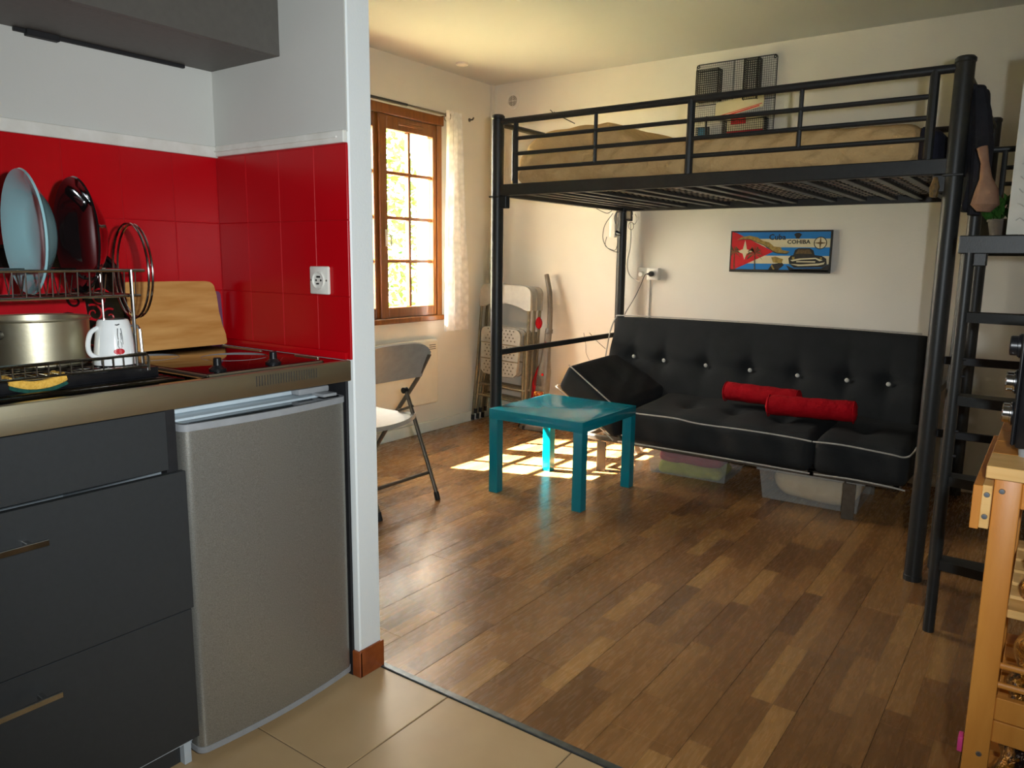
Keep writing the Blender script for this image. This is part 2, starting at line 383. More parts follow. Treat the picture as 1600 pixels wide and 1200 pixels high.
# laminate planks
me_cache = {}
def piece(name, x0, x1, y0, y1, z0, z1, material, parent, bev):
    key = (name, round(x1-x0,4), round(y1-y0,4), round(z1-z0,4))
    if key not in me_cache:
        b_ = nb(); box(b_, -(x1-x0)/2, (x1-x0)/2, -(y1-y0)/2, (y1-y0)/2, -(z1-z0)/2, (z1-z0)/2, bev, 1)
        o = build(name, b_, material, None, False); me_cache[key] = o.data
    else:
        o = bpy.data.objects.new(name, me_cache[key]); C.objects.link(o)
    o.location = ((x0+x1)/2, (y0+y1)/2, (z0+z1)/2); o.parent = parent
    return o
BW, BL = 0.19, 1.29
i = -11
offs = {}
while -1.41+i*BW < XR:
    x0 = -1.41+i*BW; x1 = x0+BW
    y = PT+.012 - (abs(i*5+2) % 9)/9*BL
    while y < YS:
        a, b = max(y, PT+.012), min(y+BL, YS)
        if b-a > 0.02 and min(x1,XR)-max(x0,XW) > 0.01:
            piece('plank', max(x0,XW)+.0003, min(x1,XR)-.0003, a+.0004, b-.0004, -.009, 0, M['plank'], floor, 0.0008)
        y += BL
    i += 1
# beige floor tiles, joints at x=-1.26+.4k, y=1.07+.4k
tj = nb(); box(tj, KX, XR, YB, PT-.006, -.008, -.0035)
o = struct('tile_joint', tj, M['tile_joint'], parent=floor)
for a in range(-3, 7):
    for b in range(-7, 2):
        x0, y0 = -1.262+a*.4, 1.07+b*.4
        x1, y1 = x0+.4, y0+.4
        x0, x1, y0, y1 = max(x0,KX), min(x1,XR), max(y0,YB), min(y1,PT-.008)
        if x1-x0 < .02 or y1-y0 < .02: continue
        piece('tile', x0+.002, x1-.002, y0+.002, y1-.002, -.008, -.001+random.uniform(-.0004,.0004), M['beige_tile'], floor, 0.0012)

bm = nb(); box(bm, -3.75, XR+.2, YB-.2, YS+.2, ZC, ZC+.12)
struct('ceiling', bm, M['ceiling'], 'cream painted ceiling')
# window wall with the opening y 2.87-4.01, z .775-2.13
WY0, WY1, WZ0, WZ1 = 2.872, 4.012, 0.778, 2.13
bm = nb()
box(bm, XW-.22, XW, PT-.08, WY0, 0, ZC); box(bm, XW-.22, XW, WY1, YS+.2, 0, ZC)
box(bm, XW-.22, XW, WY0, WY1, 0, WZ0); box(bm, XW-.22, XW, WY0, WY1, WZ1, ZC)
struct('wall_left', bm, M['plaster'], 'cream wall with the wooden window')
bm = nb(); box(bm, XW, XR+.2, YS, YS+.2, 0, ZC)
struct('wall_back', bm, M['plaster'], 'cream wall behind the loft bed and sofa')
bm = nb(); box(bm, XR, XR+.2, YB, YS, 0, ZC)
struct('wall_right', bm, M['plaster'])
bm = nb(); box(bm, KX-.1, XR, YB-.2, YB, 0, ZC)
struct('wall_front', bm, M['plaster'])
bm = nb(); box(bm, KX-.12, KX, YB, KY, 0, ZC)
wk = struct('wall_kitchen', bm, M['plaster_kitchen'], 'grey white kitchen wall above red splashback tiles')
bm = nb(); box(bm, XW, EX, KY, PT, 0, ZC, 0.004, 1)
wp = struct('wall_partition', bm, M['plaster_bright'], 'short white partition wall between kitchenette and living area')
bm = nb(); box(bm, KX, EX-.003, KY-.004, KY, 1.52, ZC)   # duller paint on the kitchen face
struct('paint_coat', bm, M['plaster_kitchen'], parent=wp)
# red splashback tiles .15 x .20
def splash():
    rows = ((0.927,1.0955),(1.0955,1.2965),(1.2965,1.489))
    g1 = nb(); box(g1, KX, KX+.0062, 0.0, KY, .927, 1.489); struct('grout', g1, M['grout'], parent=wk)
    g2 = nb(); box(g2, KX, EX-.004, KY-.0062, KY, .927, 1.492); struct('grout', g2, M['grout'], parent=wp)
    for z0, z1 in rows:
        y1 = KY-.008
        while y1 > 0.05:
            y0 = 1.245 if y1 > 1.3 else y1-.15
            piece('tile', KX, KX+.0075+random.uniform(-.0004,.0004), y0+.0005, y1-.0005, z0+.0005, z1-.0005, M['red_tile'], wk, .0012)
            y1 = y0
        x0 = KX+.008
        while x0 < EX-.01:
            x1 = -1.96 if x0 < -2 else min(x0+.15, EX-.002)
            piece('tile', x0+.0004, x1-.0004, KY-.0075+random.uniform(-.0003,.0003), KY, z0+.0004, z1-.0004, M['red_tile'], wp, .0012)
            x0 = x1
    # worktop upstand under the side tiles
    u = nb(); box(u, KX+.008, EX-.01, KY-.02, KY-.0075, .927, .948, .004, 2); build('upstand', u, M['red_tile'], wp)
splash()
# white cable trim above the tiles
t1 = nb(); box(t1, KX, KX+.014, 0.0, KY-.002, 1.489, 1.522, .003, 2); struct('trim_1', t1, M['white_trim'], 'white strip capping the red tiles on the kitchen wall')
t2 = nb(); box(t2, KX+.014, EX-.005, KY-.014, KY, 1.492, 1.524, .003, 2); box(t2, KX+.014, EX-.03, KY-.018, KY-.01, 1.505, 1.509)
struct('trim_2', t2, M['white_trim'], 'white strip capping the red tiles on the partition')
t3 = nb(); box(t3, KX, KX+.03, -.1, .80, 1.70, 1.725, .003, 2); struct('trim_3', t3, M['white_trim'], 'white cable duct under the wall cabinet')
# terracotta skirting round the partition end
bm = nb(); box(bm, EX, EX+.009, KY-.008, PT+.004, 0, .082, .002, 1); box(bm, EX-.03, EX+.009, KY-.009, KY, 0, .078, .002, 1)
struct('baseboard_partition', bm, M['terracotta'], 'brown terracotta skirting tile on the partition end')
bm = nb(); box(bm, XW, XW+.014, PT, YS, 0, .075, .004, 2); struct('baseboard_left', bm, M['skirting'], 'white skirting under the window')
bm = nb(); box(bm, XW+.014, XR, YS-.014, YS, 0, .075, .004, 2); struct('baseboard_back', bm, M['skirting'], 'white skirting behind the sofa')
bm = nb(); box(bm, EX, XR, PT-.009, PT+.012, -.004, .0035, .0015, 1); struct('trim_4', bm, M['strip_metal'], 'grey metal threshold strip between tiles and laminate')
# vertical cable duct in the corner
bm = nb(); box(bm, XW, XW+.02, YS-.03, YS, .075, ZC, .002, 1); struct('trim_5', bm, M['plaster'], 'painted cable duct in the corner')

# ---------------------------------------------------------------- window
bm = nb()
fx0, fx1 = XW-.07, XW+.012
FW = .05
box(bm, fx0, fx1, WY0, WY0+FW, WZ0, WZ1, .003, 1); box(bm, fx0, fx1, WY1-FW, WY1, WZ0, WZ1, .003, 1)
box(bm, fx0, fx1+.02, WY0, WY1, WZ0, WZ0+.035, .004, 1); box(bm, fx0, fx1+.012, WY0-.01, WY1+.01, WZ1-.055, WZ1+.005, .004, 1)
win = struct('window_1', bm, M['oak_frame'], 'brown stained wooden casement window with small panes')
YM = 3.442
def sash(y0, y1, handle):
    z0, z1 = WZ0+.036, WZ1-.056
    g0, g1, gz0, gz1 = y0+.055, y1-.055, .882, 1.992
    if handle: g0, g1 = 3.502, 3.932
    else: g0, g1 = 2.95, 3.385
    b = nb(); sx0, sx1 = XW-.055, XW+.004
    box(b, sx0, sx1, y0, g0, z0, z1, .004, 1); box(b, sx0, sx1, g1, y1, z0, z1, .004, 1)
    box(b, sx0, sx1, g0, g1, z0, gz0, .004, 1); box(b, sx0, sx1, g0, g1, gz1, z1, .004, 1)
    s = struct('sash', b, M['oak_frame'], parent=win)
    ys = [g0, (g0+g1)/2, g1]; zs = [gz0, 1.178, 1.452, 1.73, gz1]
    for z in zs[1:-1]:
        q = nb(); box(q, XW-.045, XW-.008, g0, g1, z-.011, z+.011, .004, 1); struct('glazing_bar', q, M['oak_frame'], parent=s)
    q = nb(); box(q, XW-.046, XW-.007, ys[1]-.011, ys[1]+.011, gz0, gz1, .004, 1); struct('glazing_bar', q, M['oak_frame'], parent=s)
    for a in range(2):
        for c in range(4):
            q = nb(); box(q, XW-.030, XW-.027, ys[a], ys[a+1], zs[c], zs[c+1]); struct('pane', q, M['glass'], parent=s)
    return s
sash(WY0+FW, YM, False)
s2 = sash(YM+.002, WY1-FW, True)
q = nb(); box(q, XW+.004, XW+.014, 3.60, 3.83, 2.025, 2.043, .003, 1); struct('vent_cover', q, M['oak_frame'], parent=s2)
q = nb(); box(q, XW+.004, XW+.022, YM-.025, YM+.028, WZ0+.036, WZ1-.056, .004, 1); struct('meeting_stile', q, M['oak_frame'], parent=s2)
q = nb(); box(q, XW+.022, XW+.030, 3.455, 3.479, 1.27, 1.375, .004, 2); tube(q, [(XW+.03,3.467,1.345),(XW+.048,3.467,1.345),(XW+.052,3.478,1.34),(XW+.052,3.482,1.27)], .006, 8)
struct('window_handle', q, M['cream_enamel'], parent=win, smooth=True)
# outside sill
q = nb(); box(q, XW-.26, XW-.07, WY0, WY1, WZ0-.03, WZ0+.012, .004, 1); struct('outer_sill', q, M['render_out'], parent=win)

# ---------------------------------------------------------------- outside
bm = nb(); box(bm, -60, -3.9, -40, 60, -.35, -.3); o = struct('ground', bm, M['lawn']); o['category'] = 'ground'
tr = thing('garden_tree', 'leafy green tree seen through the left window panes', 'tree', (-6.9, 5.75, -.3))
q = nb(); tube(q, [(-6.9,5.75,-.3),(-6.88,5.77,.8),(-6.93,5.72,1.7),(-6.85,5.8,2.6)], [.13,.1,.08,.04], 10)
for k in range(7):
    a = k*2.4; z = .7+k*.28
    tube(q, [(-6.9,5.75,z),(-6.9+.4*math.cos(a),5.75+.4*math.sin(a),z+.3),(-6.9+.8*math.cos(a),5.75+.8*math.sin(a),z+.5)], [.035,.022,.008], 6)
build('trunk', q, M['bark'], tr)
q = nb()
rnd = random.Random(3)
for k in range(6500):
    a = rnd.uniform(0, 2*PI); z = rnd.uniform(-.2, 3.1)
    R_ = 1.28*math.sin(PI*min(max((z+.5)/3.9, 0), 1))**.6*(0.35+.65*rnd.random()**.5)
    c = Vector((-6.9+R_*math.cos(a), 5.8+R_*math.sin(a)*.95, z))
    d1 = Vector((rnd.gauss(0,1), rnd.gauss(0,1), rnd.gauss(0,.6))).normalized(); d2 = d1.orthogonal().normalized()
    s = rnd.uniform(.03, .06)
    v = [q.verts.new(c + d1*s*1.3), q.verts.new(c + d2*s*.5), q.verts.new(c - d1*s*1.3), q.verts.new(c - d2*s*.5)]
    q.faces.new(v)
f_ = build('foliage', q, M['tree_leaf'], tr, False); f_['kind'] = 'stuff'
#SECTION2
# ================================================================ LIVING AREA
# ---------------------------------------------------------------- loft bed
BX0, BX1, BY0, BY1 = -2.362, -0.348, 3.143, 4.50
bed = thing('loft_bed', 'charcoal metal loft bed standing over the dark sofa', 'bed', (BX0, BY0, 0))
PR = .031
for (px_, py_) in ((BX0,BY0),(BX1,BY0),(BX0,BY1),(BX1,BY1)):
    q = nb(); lathe(q, [(0,0),(PR+.002,0),(PR+.002,.02),(PR,.022),(PR,1.885),(PR+.003,1.889),(PR+.003,1.90),(PR-.004,1.907),(0,1.909)], (px_,py_,0), 20)
    post = build('post', q, M['bed_metal'], bed)
    q = nb(); box(q, px_-.0325, px_+.0325, py_-.0325, py_+.0325, 1.505, 1.513, .002, 1)
    s = .045 if px_ < -1 else -.045
    box(q, px_+(0.02 if s > 0 else -.065), px_+(.065 if s > 0 else -.02), py_-.018, py_+.018, 1.452, 1.512, .003, 1)
    build('bracket', q, M['bed_metal'], post)
for y_ in (BY0, BY1):   # long side beams
    q = nb(); box(q, BX0+.02, BX1-.02, y_-.017, y_+.017, 1.514, 1.569, .003, 1); build('side_beam', q, M['bed_metal'], bed)
for x_ in (BX0, BX1):
    q = nb(); box(q, x_-.017, x_+.017, BY0+.02, BY1-.02, 1.514, 1.569, .003, 1); build('end_beam', q, M['bed_metal'], bed)
def guard(y_):
    q = nb(); tube(q, [(BX0,y_,1.872),(BX1,y_,1.872)], .0155, 12); build('top_rail', q, M['bed_metal'], bed)
    for z_ in (1.786,1.713,1.641):
        q = nb(); tube(q, [(-2.25,y_,z_),(-.44,y_,z_)], .0095, 10); build('guard_rail', q, M['bed_metal'], bed)
    for x_, r_ in ((-2.252,.013),(-1.343,.0165),(-.437,.0165)):
        q = nb(); tube(q, [(x_,y_,1.56),(x_,y_,1.872)], r_, 10); build('upright', q, M['bed_metal'], bed)
    for x_ in (-1.803,-.892):
        q = nb(); tube(q, [(x_,y_,1.641),(x_,y_,1.866)], .009, 8); build('upright', q, M['bed_metal'], bed)
guard(BY0)
q = nb(); tube(q, [(BX0,BY1,1.872),(BX1,BY1,1.872)], .0155, 12); build('top_rail', q, M['bed_metal'], bed)
for x_ in (BX0, BX1):
    q = nb(); tube(q, [(x_,BY0,1.865),(x_,BY1,1.865)], .014, 12); build('end_rail', q, M['bed_metal'], bed)
    for y_ in (3.28, 3.8, 4.35):
        q = nb(); tube(q, [(x_,y_,1.56),(x_,y_,1.865)], .011, 8); build('end_upright', q, M['bed_metal'], bed)
# lower tie bar on the left end
q = nb(); box(q, BX0-.008, BX0+.008, BY0+.03, BY1-.03, .70, .73, .002, 1); build('tie_bar', q, M['bed_metal'], bed)
q = nb(); box(q, BX1-.008, BX1+.008, BY0+.03, BY1-.03, .70, .73, .002, 1); build('tie_bar', q, M['bed_metal'], bed)
# cross slats and woven wire base
sx = [-2.28,-2.20,-2.12,-2.03,-1.93,-1.76,-1.66,-1.46,-1.36,-1.27,-1.06,-.91,-.76,-.64,-.53]
for x_ in sx:
    q = nb(); box(q, x_-.017, x_+.017, BY0+.016, BY1-.016, 1.528, 1.5445, .002, 1); build('cross_slat', q, M['bed_metal'], bed)
q = nb()
x_ = -2.30
while x_ < -.38:
    box(q, x_-.0015, x_+.0015, BY0+.016, BY1-.016, 1.5455, 1.5475); x_ += .03
y_ = BY0+.04
while y_ < BY1-.02:
    box(q, BX0+.02, BX1-.02, y_-.0015, y_+.0015, 1.5445, 1.5475); y_ += .075
g_ = build('wire_base', q, M['mesh_wire'], bed, False); g_['kind'] = 'stuff'

# mattress under a tan cover
mt = thing('mattress', 'tan covered mattress lying on the loft bed', 'mattress', (-1.35, 3.82, 1.555))
def md(p, uvw):
    u, v, w_ = uvw
    if w_ < .5 and v > .02: return p
    wv = .008*math.sin(p.x*23+p.z*40+1.3*math.sin(p.x*9)) + .006*math.sin(p.x*57-p.z*70+1.5*math.sin(p.x*5))
    if v < .12: p.y += wv - .006
    if w_ > .6: p.z += .006*math.sin(p.x*9+p.y*7)*math.sin(PI*v) + .006*math.sin(u*4)
    return p
q = nb(); cushion(q, [(-2.29,3.185,1.556),(-.47,3.185,1.556),(-2.29,4.44,1.556),(-.47,4.44,1.556),(-2.29,3.19,1.732),(-.47,3.19,1.722),(-2.29,4.44,1.735),(-.47,4.44,1.725)], (110,16,10), .35, .0, md)
build('bed_cover', q, M['tan_cloth'], mt, True, 60)
q = nb(); box(q, -2.27, -.49, 3.21, 4.42, 1.5478, 1.558, .002, 1); build('mattress_underside', q, M['matt_under'], mt)
q = nb(); box(q, -2.32, -2.29, 3.20, 3.22, 1.572, 1.592, .003, 1, None); build('care_tag', q, M['cream_cloth'], mt)
pw = thing('pillow', 'tan covered pillow bulging at the left end of the loft bed', 'pillow', (-1.95, 3.7, 1.73))
def pd(p, uvw):
    u, v, w_ = uvw
    if w_ > .4: p.z += .003*math.sin(p.x*40+p.y*11)
    return p
q = nb(); cushion(q, [(-2.285,3.21,1.725),(-1.62,3.23,1.725),(-2.285,4.35,1.725),(-1.62,4.35,1.725),(-2.20,3.23,1.815),(-1.80,3.26,1.845),(-2.20,4.3,1.875),(-1.80,4.3,1.875)], (26,30,8), .45, .030, pd)
build('pillow_case', q, M['tan_cloth'], pw, True, 70)
# dark cloth at the right end of the mattress
dc = nb()
cushion(dc, [(-.475,3.18,1.565),(-.40,3.18,1.565),(-.475,3.9,1.565),(-.40,3.9,1.565),(-.47,3.19,1.70),(-.41,3.19,1.68),(-.47,3.9,1.71),(-.41,3.9,1.69)], (6,30,10), .35, .0, lambda p, t: p+Vector((.006*math.sin(p.y*70), .012*math.sin(p.x*90+p.z*20), 0)))
tag(build('folded_cloth', dc, M['navy_cloth'], None), 'dark navy cloth stuffed at the right end of the mattress', 'cloth')

# ---------------------------------------------------------------- platform with ladder to the right of the bed
pf = thing('bed_platform', 'charcoal metal step platform at the right end of the loft bed', 'platform', (-.28, 2.716, 0))
PX0, PX1, PY0, PY1 = -.268, .42, 2.70, 3.34
q = nb(); box(q, PX0, PX1, PY0, PY0+.03, 1.232, 1.287, .003, 1); box(q, PX0, PX1, PY1-.03, PY1, 1.232, 1.287, .003, 1)
box(q, PX0, PX0+.03, PY0+.03, PY1-.03, 1.232, 1.287, .003, 1); box(q, PX1-.03, PX1, PY0+.03, PY1-.03, 1.232, 1.287, .003, 1)
build('platform_frame', q, M['bed_metal'], pf)
q = nb(); box(q, PX0+.03, PX1-.03, PY0+.03, PY1-.03, 1.262, 1.284, .003, 1); build('deck', q, M['bed_metal'], pf)
q = nb(); box(q, -.225, -.19, PY0-.004, PY0+.035, 1.195, 1.235, .003, 1); build('bracket', q, M['bed_metal'], pf)
for x_ in (-.239, .40):
    q = nb(); tube(q, [(x_,2.716,0),(x_,2.716,1.235)], .0175, 14); rail = build('ladder_rail', q, M['bed_metal'], pf)
    if x_ < 0:
        q = nb()
        for z_ in (.91,.855,.68,.60,.53): tube(q, [(x_+.012,2.712,z_),(x_+.024,2.712,z_)], .005, 8)
        build('bolt', q, M['dark_edge'], rail)
for z_ in (.244,.524,.784,1.042):
    q = nb()
    poly = []
    for k in range(13):
        t = k/12; poly.append((-.225+.61*t, 2.685-.035*math.sin(PI*t)))
    poly += [(.385,2.75),(-.225,2.75)]
    prism(q, poly, lambda a,b,h,z_=z_: Vector((a,b,z_-.017+h)), .03)
    build('ladder_step', q, M['bed_metal'], pf)
for x_ in (.40,-.30):
    q = nb(); tube(q, [(x_,PY1-.02,0),(x_,PY1-.02,1.24)], .02, 12); build('rear_leg', q, M['bed_metal'], pf)
for z_ in (.855,.583):
    q = nb(); box(q, BX1+.03, .40, 3.135, 3.15, z_-.014, z_+.014, .002, 1); build('cross_bar', q, M['dark_edge'], pf)
q = nb(); lathe(q, [(0,1.28),(.022,1.28),(.022,1.64),(.031,1.655),(.031,1.668),(0,1.670)], (-.276,3.2,0), 16); build('guard_post', q, M['bed_metal'], pf)
q = nb(); tube(q, [(-.262,3.2,1.595),(.40,3.2,1.595)], .010, 10); build('guard_rail', q, M['bed_metal'], pf)
q = nb(); tube(q, [(-.205,3.2,1.285),(-.205,3.2,1.595)], .009, 10); build('guard_upright', q, M['bed_metal'], pf)
for z_ in (1.533,1.478,1.422):
    q = nb(); tube(q, [(-.205,3.2,z_),(.40,3.2,z_)], .0075, 8); build('guard_rail', q, M['bed_metal'], pf)
# plant on the platform
pt = thing('potted_plant', 'small leafy green plant in a brown pot on the platform', 'plant', (-.175, 3.06, 1.288))
q = nb(); lathe(q, [(0,0),(.038,0),(.05,.055),(.053,.055),(.053,.062),(.046,.062),(.044,.05),(0,.05)], (-.175,3.06,1.288), 20); build('pot', q, M['pot_plastic'], pt)
q = nb(); r2 = random.Random(9)
for k in range(260):
    a = r2.uniform(0,2*PI); r_ = .062*r2.random()**.5
    c = Vector((-.175+r_*math.cos(a), 3.06+r_*math.sin(a), 1.345+.065*r2.random()))
    d1 = Vector((math.cos(a)*.7+r2.gauss(0,.4), math.sin(a)*.7+r2.gauss(0,.4), .5+r2.random())).normalized(); d2 = d1.orthogonal().normalized()
    s = .012+.008*r2.random()
    v = [q.verts.new(c), q.verts.new(c+d1*s+d2*s*.45), q.verts.new(c+d1*s*2), q.verts.new(c+d1*s-d2*s*.45)]; q.faces.new(v)
f_ = build('leaves', q, M['leaf'], pt, False); f_['kind'] = 'stuff'
# printed white paper sheet standing on the platform edge
pa = thing('printed_banner', 'tall white printed sheet standing on the platform at the right edge', 'poster', (-.10, 2.72, 1.288))
q = nb(); box(q, -.150, .12, 2.722, 2.728, 1.289, 1.80, .001, 1); build('sheet', q, M['paper'], pa)
q = nb()
r2 = random.Random(5)
for k in range(11):
    z_ = 1.33+k*.042; 
    tube(q, [(-.13+.004*math.sin(j), 2.7212, z_+.008*math.sin(j*1.7+k)) for j in range(1)]+[(-.132+.012*j, 2.7212, z_+.008*math.sin(j*1.7+k)) for j in range(1,7)], .0018, 4)
mg = mat('pale_grey_print', (188,186,176), 0.7, var=(30,(196,194,184)))
build('print', q, mg, pa)
# jacket hanging over the bed end
jk = nb()
def jd(p, t): return p + Vector((.014*math.sin(p.y*48+p.z*8), .010*math.sin(p.z*30), 0))
cushion(jk, [(-.325,3.17,1.38),(-.262,3.17,1.38),(-.325,3.42,1.40),(-.262,3.42,1.40),(-.33,3.165,1.82),(-.30,3.165,1.82),(-.33,3.45,1.84),(-.30,3.45,1.84)], (8,22,26), .3, .0, jd)
tube(jk, [(-.30,3.16,1.80),(-.285,3.17,1.72),(-.27,3.15,1.60),(-.268,3.14,1.46),(-.275,3.13,1.37)], [.02,.03,.034,.03,.02], 10)
tag(build('hanging_jacket', jk, M['dark_cloth'], None), 'black jacket hanging over the right end of the loft bed', 'jacket')
hb = nb(); tube(hb, [(-.258,2.99,1.58),(-.245,2.985,1.53),(-.238,2.98,1.48),(-.232,2.98,1.44),(-.232,2.98,1.395),(-.234,2.98,1.372)], [.016,.012,.018,.034,.042,.02], 12)
tag(build('pink_cloth_bag', hb, M['skin_cloth'], None), 'dusty pink cloth bag hanging beside the black jacket', 'bag')
wd = nb(); tube(wd, [(-.402,3.13,1.505),(-.402,3.13,1.47),(-.405,3.13,1.435)], [.008,.018,.012], 8)
tag(build('wooden_peg', wd, M['brown_print'], None), 'brown wooden knob under the right corner of the bed frame', 'knob')

# ---------------------------------------------------------------- sofa bed
sf = thing('sofa_bed', 'charcoal fabric click-clack sofa bed with grey piping', 'sofa', (-1.4, 4.0, 0))
FY = 3.70
def seat_disp(btns, amp=.028):
    def f(p, t):
        if t[2] > .5:
            for bx, by in btns:
                d2 = (p.x-bx)**2+(p.y-by)**2
                p.z -= amp*math.exp(-d2/.0035) + .010*math.exp(-abs(p.x-bx)/.03)*math.exp(-(p.y-by)**2/.05)
        if t[1] < .2: p.y += .006*math.sin(p.x*17)+.003*math.sin(p.x*41+p.z*20)
        p.z += .003*math.sin(p.x*19+p.y*13)
        return p
    return f
bt = [(-1.62,3.98),(-1.36,3.98),(-1.10,3.98)]
q = nb(); cushion(q, [(-1.885,FY,.198),(-.885,FY,.198),(-1.885,4.30,.20),(-.885,4.30,.20),(-1.89,FY+.01,.378),(-.885,FY+.01,.368),(-1.885,4.30,.42),(-.885,4.30,.415)], (54,26,10), .28, .014, seat_disp(bt))
seat = build('seat', q, M['sofa_cloth'], sf, True, 70)
q = nb(); cushion(q, [(-.886,FY,.198),(-.468,FY,.195),(-.886,4.30,.20),(-.468,4.30,.20),(-.886,FY+.01,.368),(-.465,FY+.01,.358),(-.886,4.30,.415),(-.465,4.30,.405)], (26,26,10), .28, .014, seat_disp([(-.70,3.98)]))
build('arm_flap', q, M['sofa_cloth'], sf, True, 70)
def ad(p, t):
    if t[2] > .5:
        d2 = (p.x+2.1)**2+(p.y-3.97)**2
        p += Vector((.3,0,-1))*(.022*math.exp(-d2/.004))
        p.z += .004*math.sin(p.x*60+p.y*20)*t[0]
    return p
# raised left flap, corners measured in the x-z plane
q = nb(); cushion(q, [(-2.337,FY,.462),(-1.95,FY,.200),(-2.335,4.24,.46),(-1.93,4.24,.20),(-2.262,FY,.605),(-1.93,FY,.382),(-2.25,4.24,.63),(-1.87,4.24,.44)], (28,24,10), .22, .012, ad)
arm = build('arm_flap', q, M['sofa_cloth'], sf, True, 70); arm['label'] = 'left arm flap folded up'
# back
BTN = [(-2.135,.606),(-1.93,.598),(-1.66,.592),(-1.395,.588),(-1.13,.584),(-.874,.584),(-.672,.584)]
def bd(p, t):
    if t[1] < .5:
        for bx, bz in BTN:
            d2 = (p.x-bx)**2+(p.z-bz)**2
            p.y += .030*math.exp(-d2/.0030) + .010*math.exp(-abs(p.x-bx)/.02)*math.exp(-(p.z-bz)**2/.03)
        p.y += .012*math.exp(-(p.z-.59)**2/.0012)
        p.y += .003*math.sin(p.x*13+p.z*9)
    return p
q = nb(); cushion(q, [(-2.33,4.17,.36),(-.49,4.17,.36),(-2.33,4.29,.33),(-.49,4.29,.33),(-2.30,4.335,.848),(-.50,4.335,.842),(-2.30,4.445,.82),(-.50,4.445,.815)], (110,8,40), .30, .014, bd)
back = build('backrest', q, M['sofa_cloth'], sf, True, 70)
for bx, bz in BTN:
    yb_ = 4.17+(bz-.36)*.338+.016
    q = nb(); lathe(q, [(0,0),(.009,.001),(.012,.005),(.009,.010),(0,.012)], (0,0,0), 12, Matrix.Translation((bx, yb_+.016, bz)) @ Matrix.Rotation(PI/2, 4, 'X'))
    build('button', q, M['button'], back)
def pipe(pts, name='piping', par=None, r=.0042):
    out = []
    n = 6
    P_ = [Vector(p) for p in pts]
    for i in range(len(P_)-1):
        a, b = P_[max(i-1,0)], P_[i]; c, d = P_[i+1], P_[min(i+2, len(P_)-1)]
        for k in range(n):
            t = k/n
            out.append(0.5*((2*b)+(c-a)*t+(2*a-5*b+4*c-d)*t*t+(3*b-a-3*c+d)*t**3))
    out.append(P_[-1]); q = nb(); tube(q, out, r, 6); build(name, q, M['piping'], par or seat)
pipe([(-1.90,FY+.005,.385),(-1.83,FY-.008,.375),(-1.6,FY-.008,.378),(-1.45,FY-.006,.366),(-1.2,FY-.008,.368),(-1.0,FY-.006,.364),(-.89,FY+.000,.356)])
pipe([(-.885,FY+.0,.356),(-.75,FY-.008,.362),(-.55,FY-.006,.35),(-.49,FY+.01,.342),(-.462,FY+.05,.36),(-.46,FY+.3,.385)])
pipe([(-1.92,FY+.01,.195),(-1.88,FY-.004,.203),(-1.5,FY-.008,.206),(-1.2,FY-.006,.204),(-.89,FY+.004,.198)])
pipe([(-.87,FY+.004,.198),(-.7,FY-.008,.206),(-.55,FY-.006,.20),(-.475,FY+.006,.19)])
pipe([(-2.255,FY-.002,.602),(-2.1,FY-.006,.500),(-1.99,FY-.004,.425),(-1.92,FY+.002,.378)], par=arm)
pipe([(-2.342,FY+.0,.470),(-2.2,FY-.006,.372),(-2.05,FY-.004,.272),(-1.955,FY+.002,.20)], par=arm)
pipe([(-2.338,FY+.01,.474),(-2.334,3.95,.476),(-2.325,4.20,.48)], par=arm)
pipe([(-2.325,4.25,.55),(-2.318,4.30,.75),(-2.30,4.34,.835),(-2.25,4.345,.853),(-1.8,4.352,.857),(-1.4,4.35,.856),(-.9,4.35,.852),(-.55,4.345,.848)], par=back)
q = nb(); box(q, -2.20, -.50, FY+.06, FY+.10, .172, .197, .002, 1); box(q, -2.20, -.50, 4.2, 4.24, .172, .197, .002, 1)
for x_ in (-2.18,-1.9,-.9,-.52): box(q, x_-.015, x_+.015, FY+.06, 4.24, .172, .197, .002, 1)
tube(q, [(-2.24,FY+.08,.45),(-2.05,FY+.09,.28),(-1.93,FY+.08,.19)], .010, 8); tube(q, [(-2.24,4.2,.45),(-2.05,4.2,.28),(-1.93,4.2,.19)], .010, 8)
build('frame', q, M['chair_tube'], sf)
for x_, y_ in ((-2.045,3.735),(-.71,3.725),(-2.045,4.22),(-.71,4.22)):
    q = nb(); box(q, x_-.028, x_+.028, y_-.004, y_+.004, 0.0, .175, .001, 1); box(q, x_-.028, x_-.022, y_, y_+.035, 0, .175, .001, 1); build('leg', q, M['chair_tube'], sf)

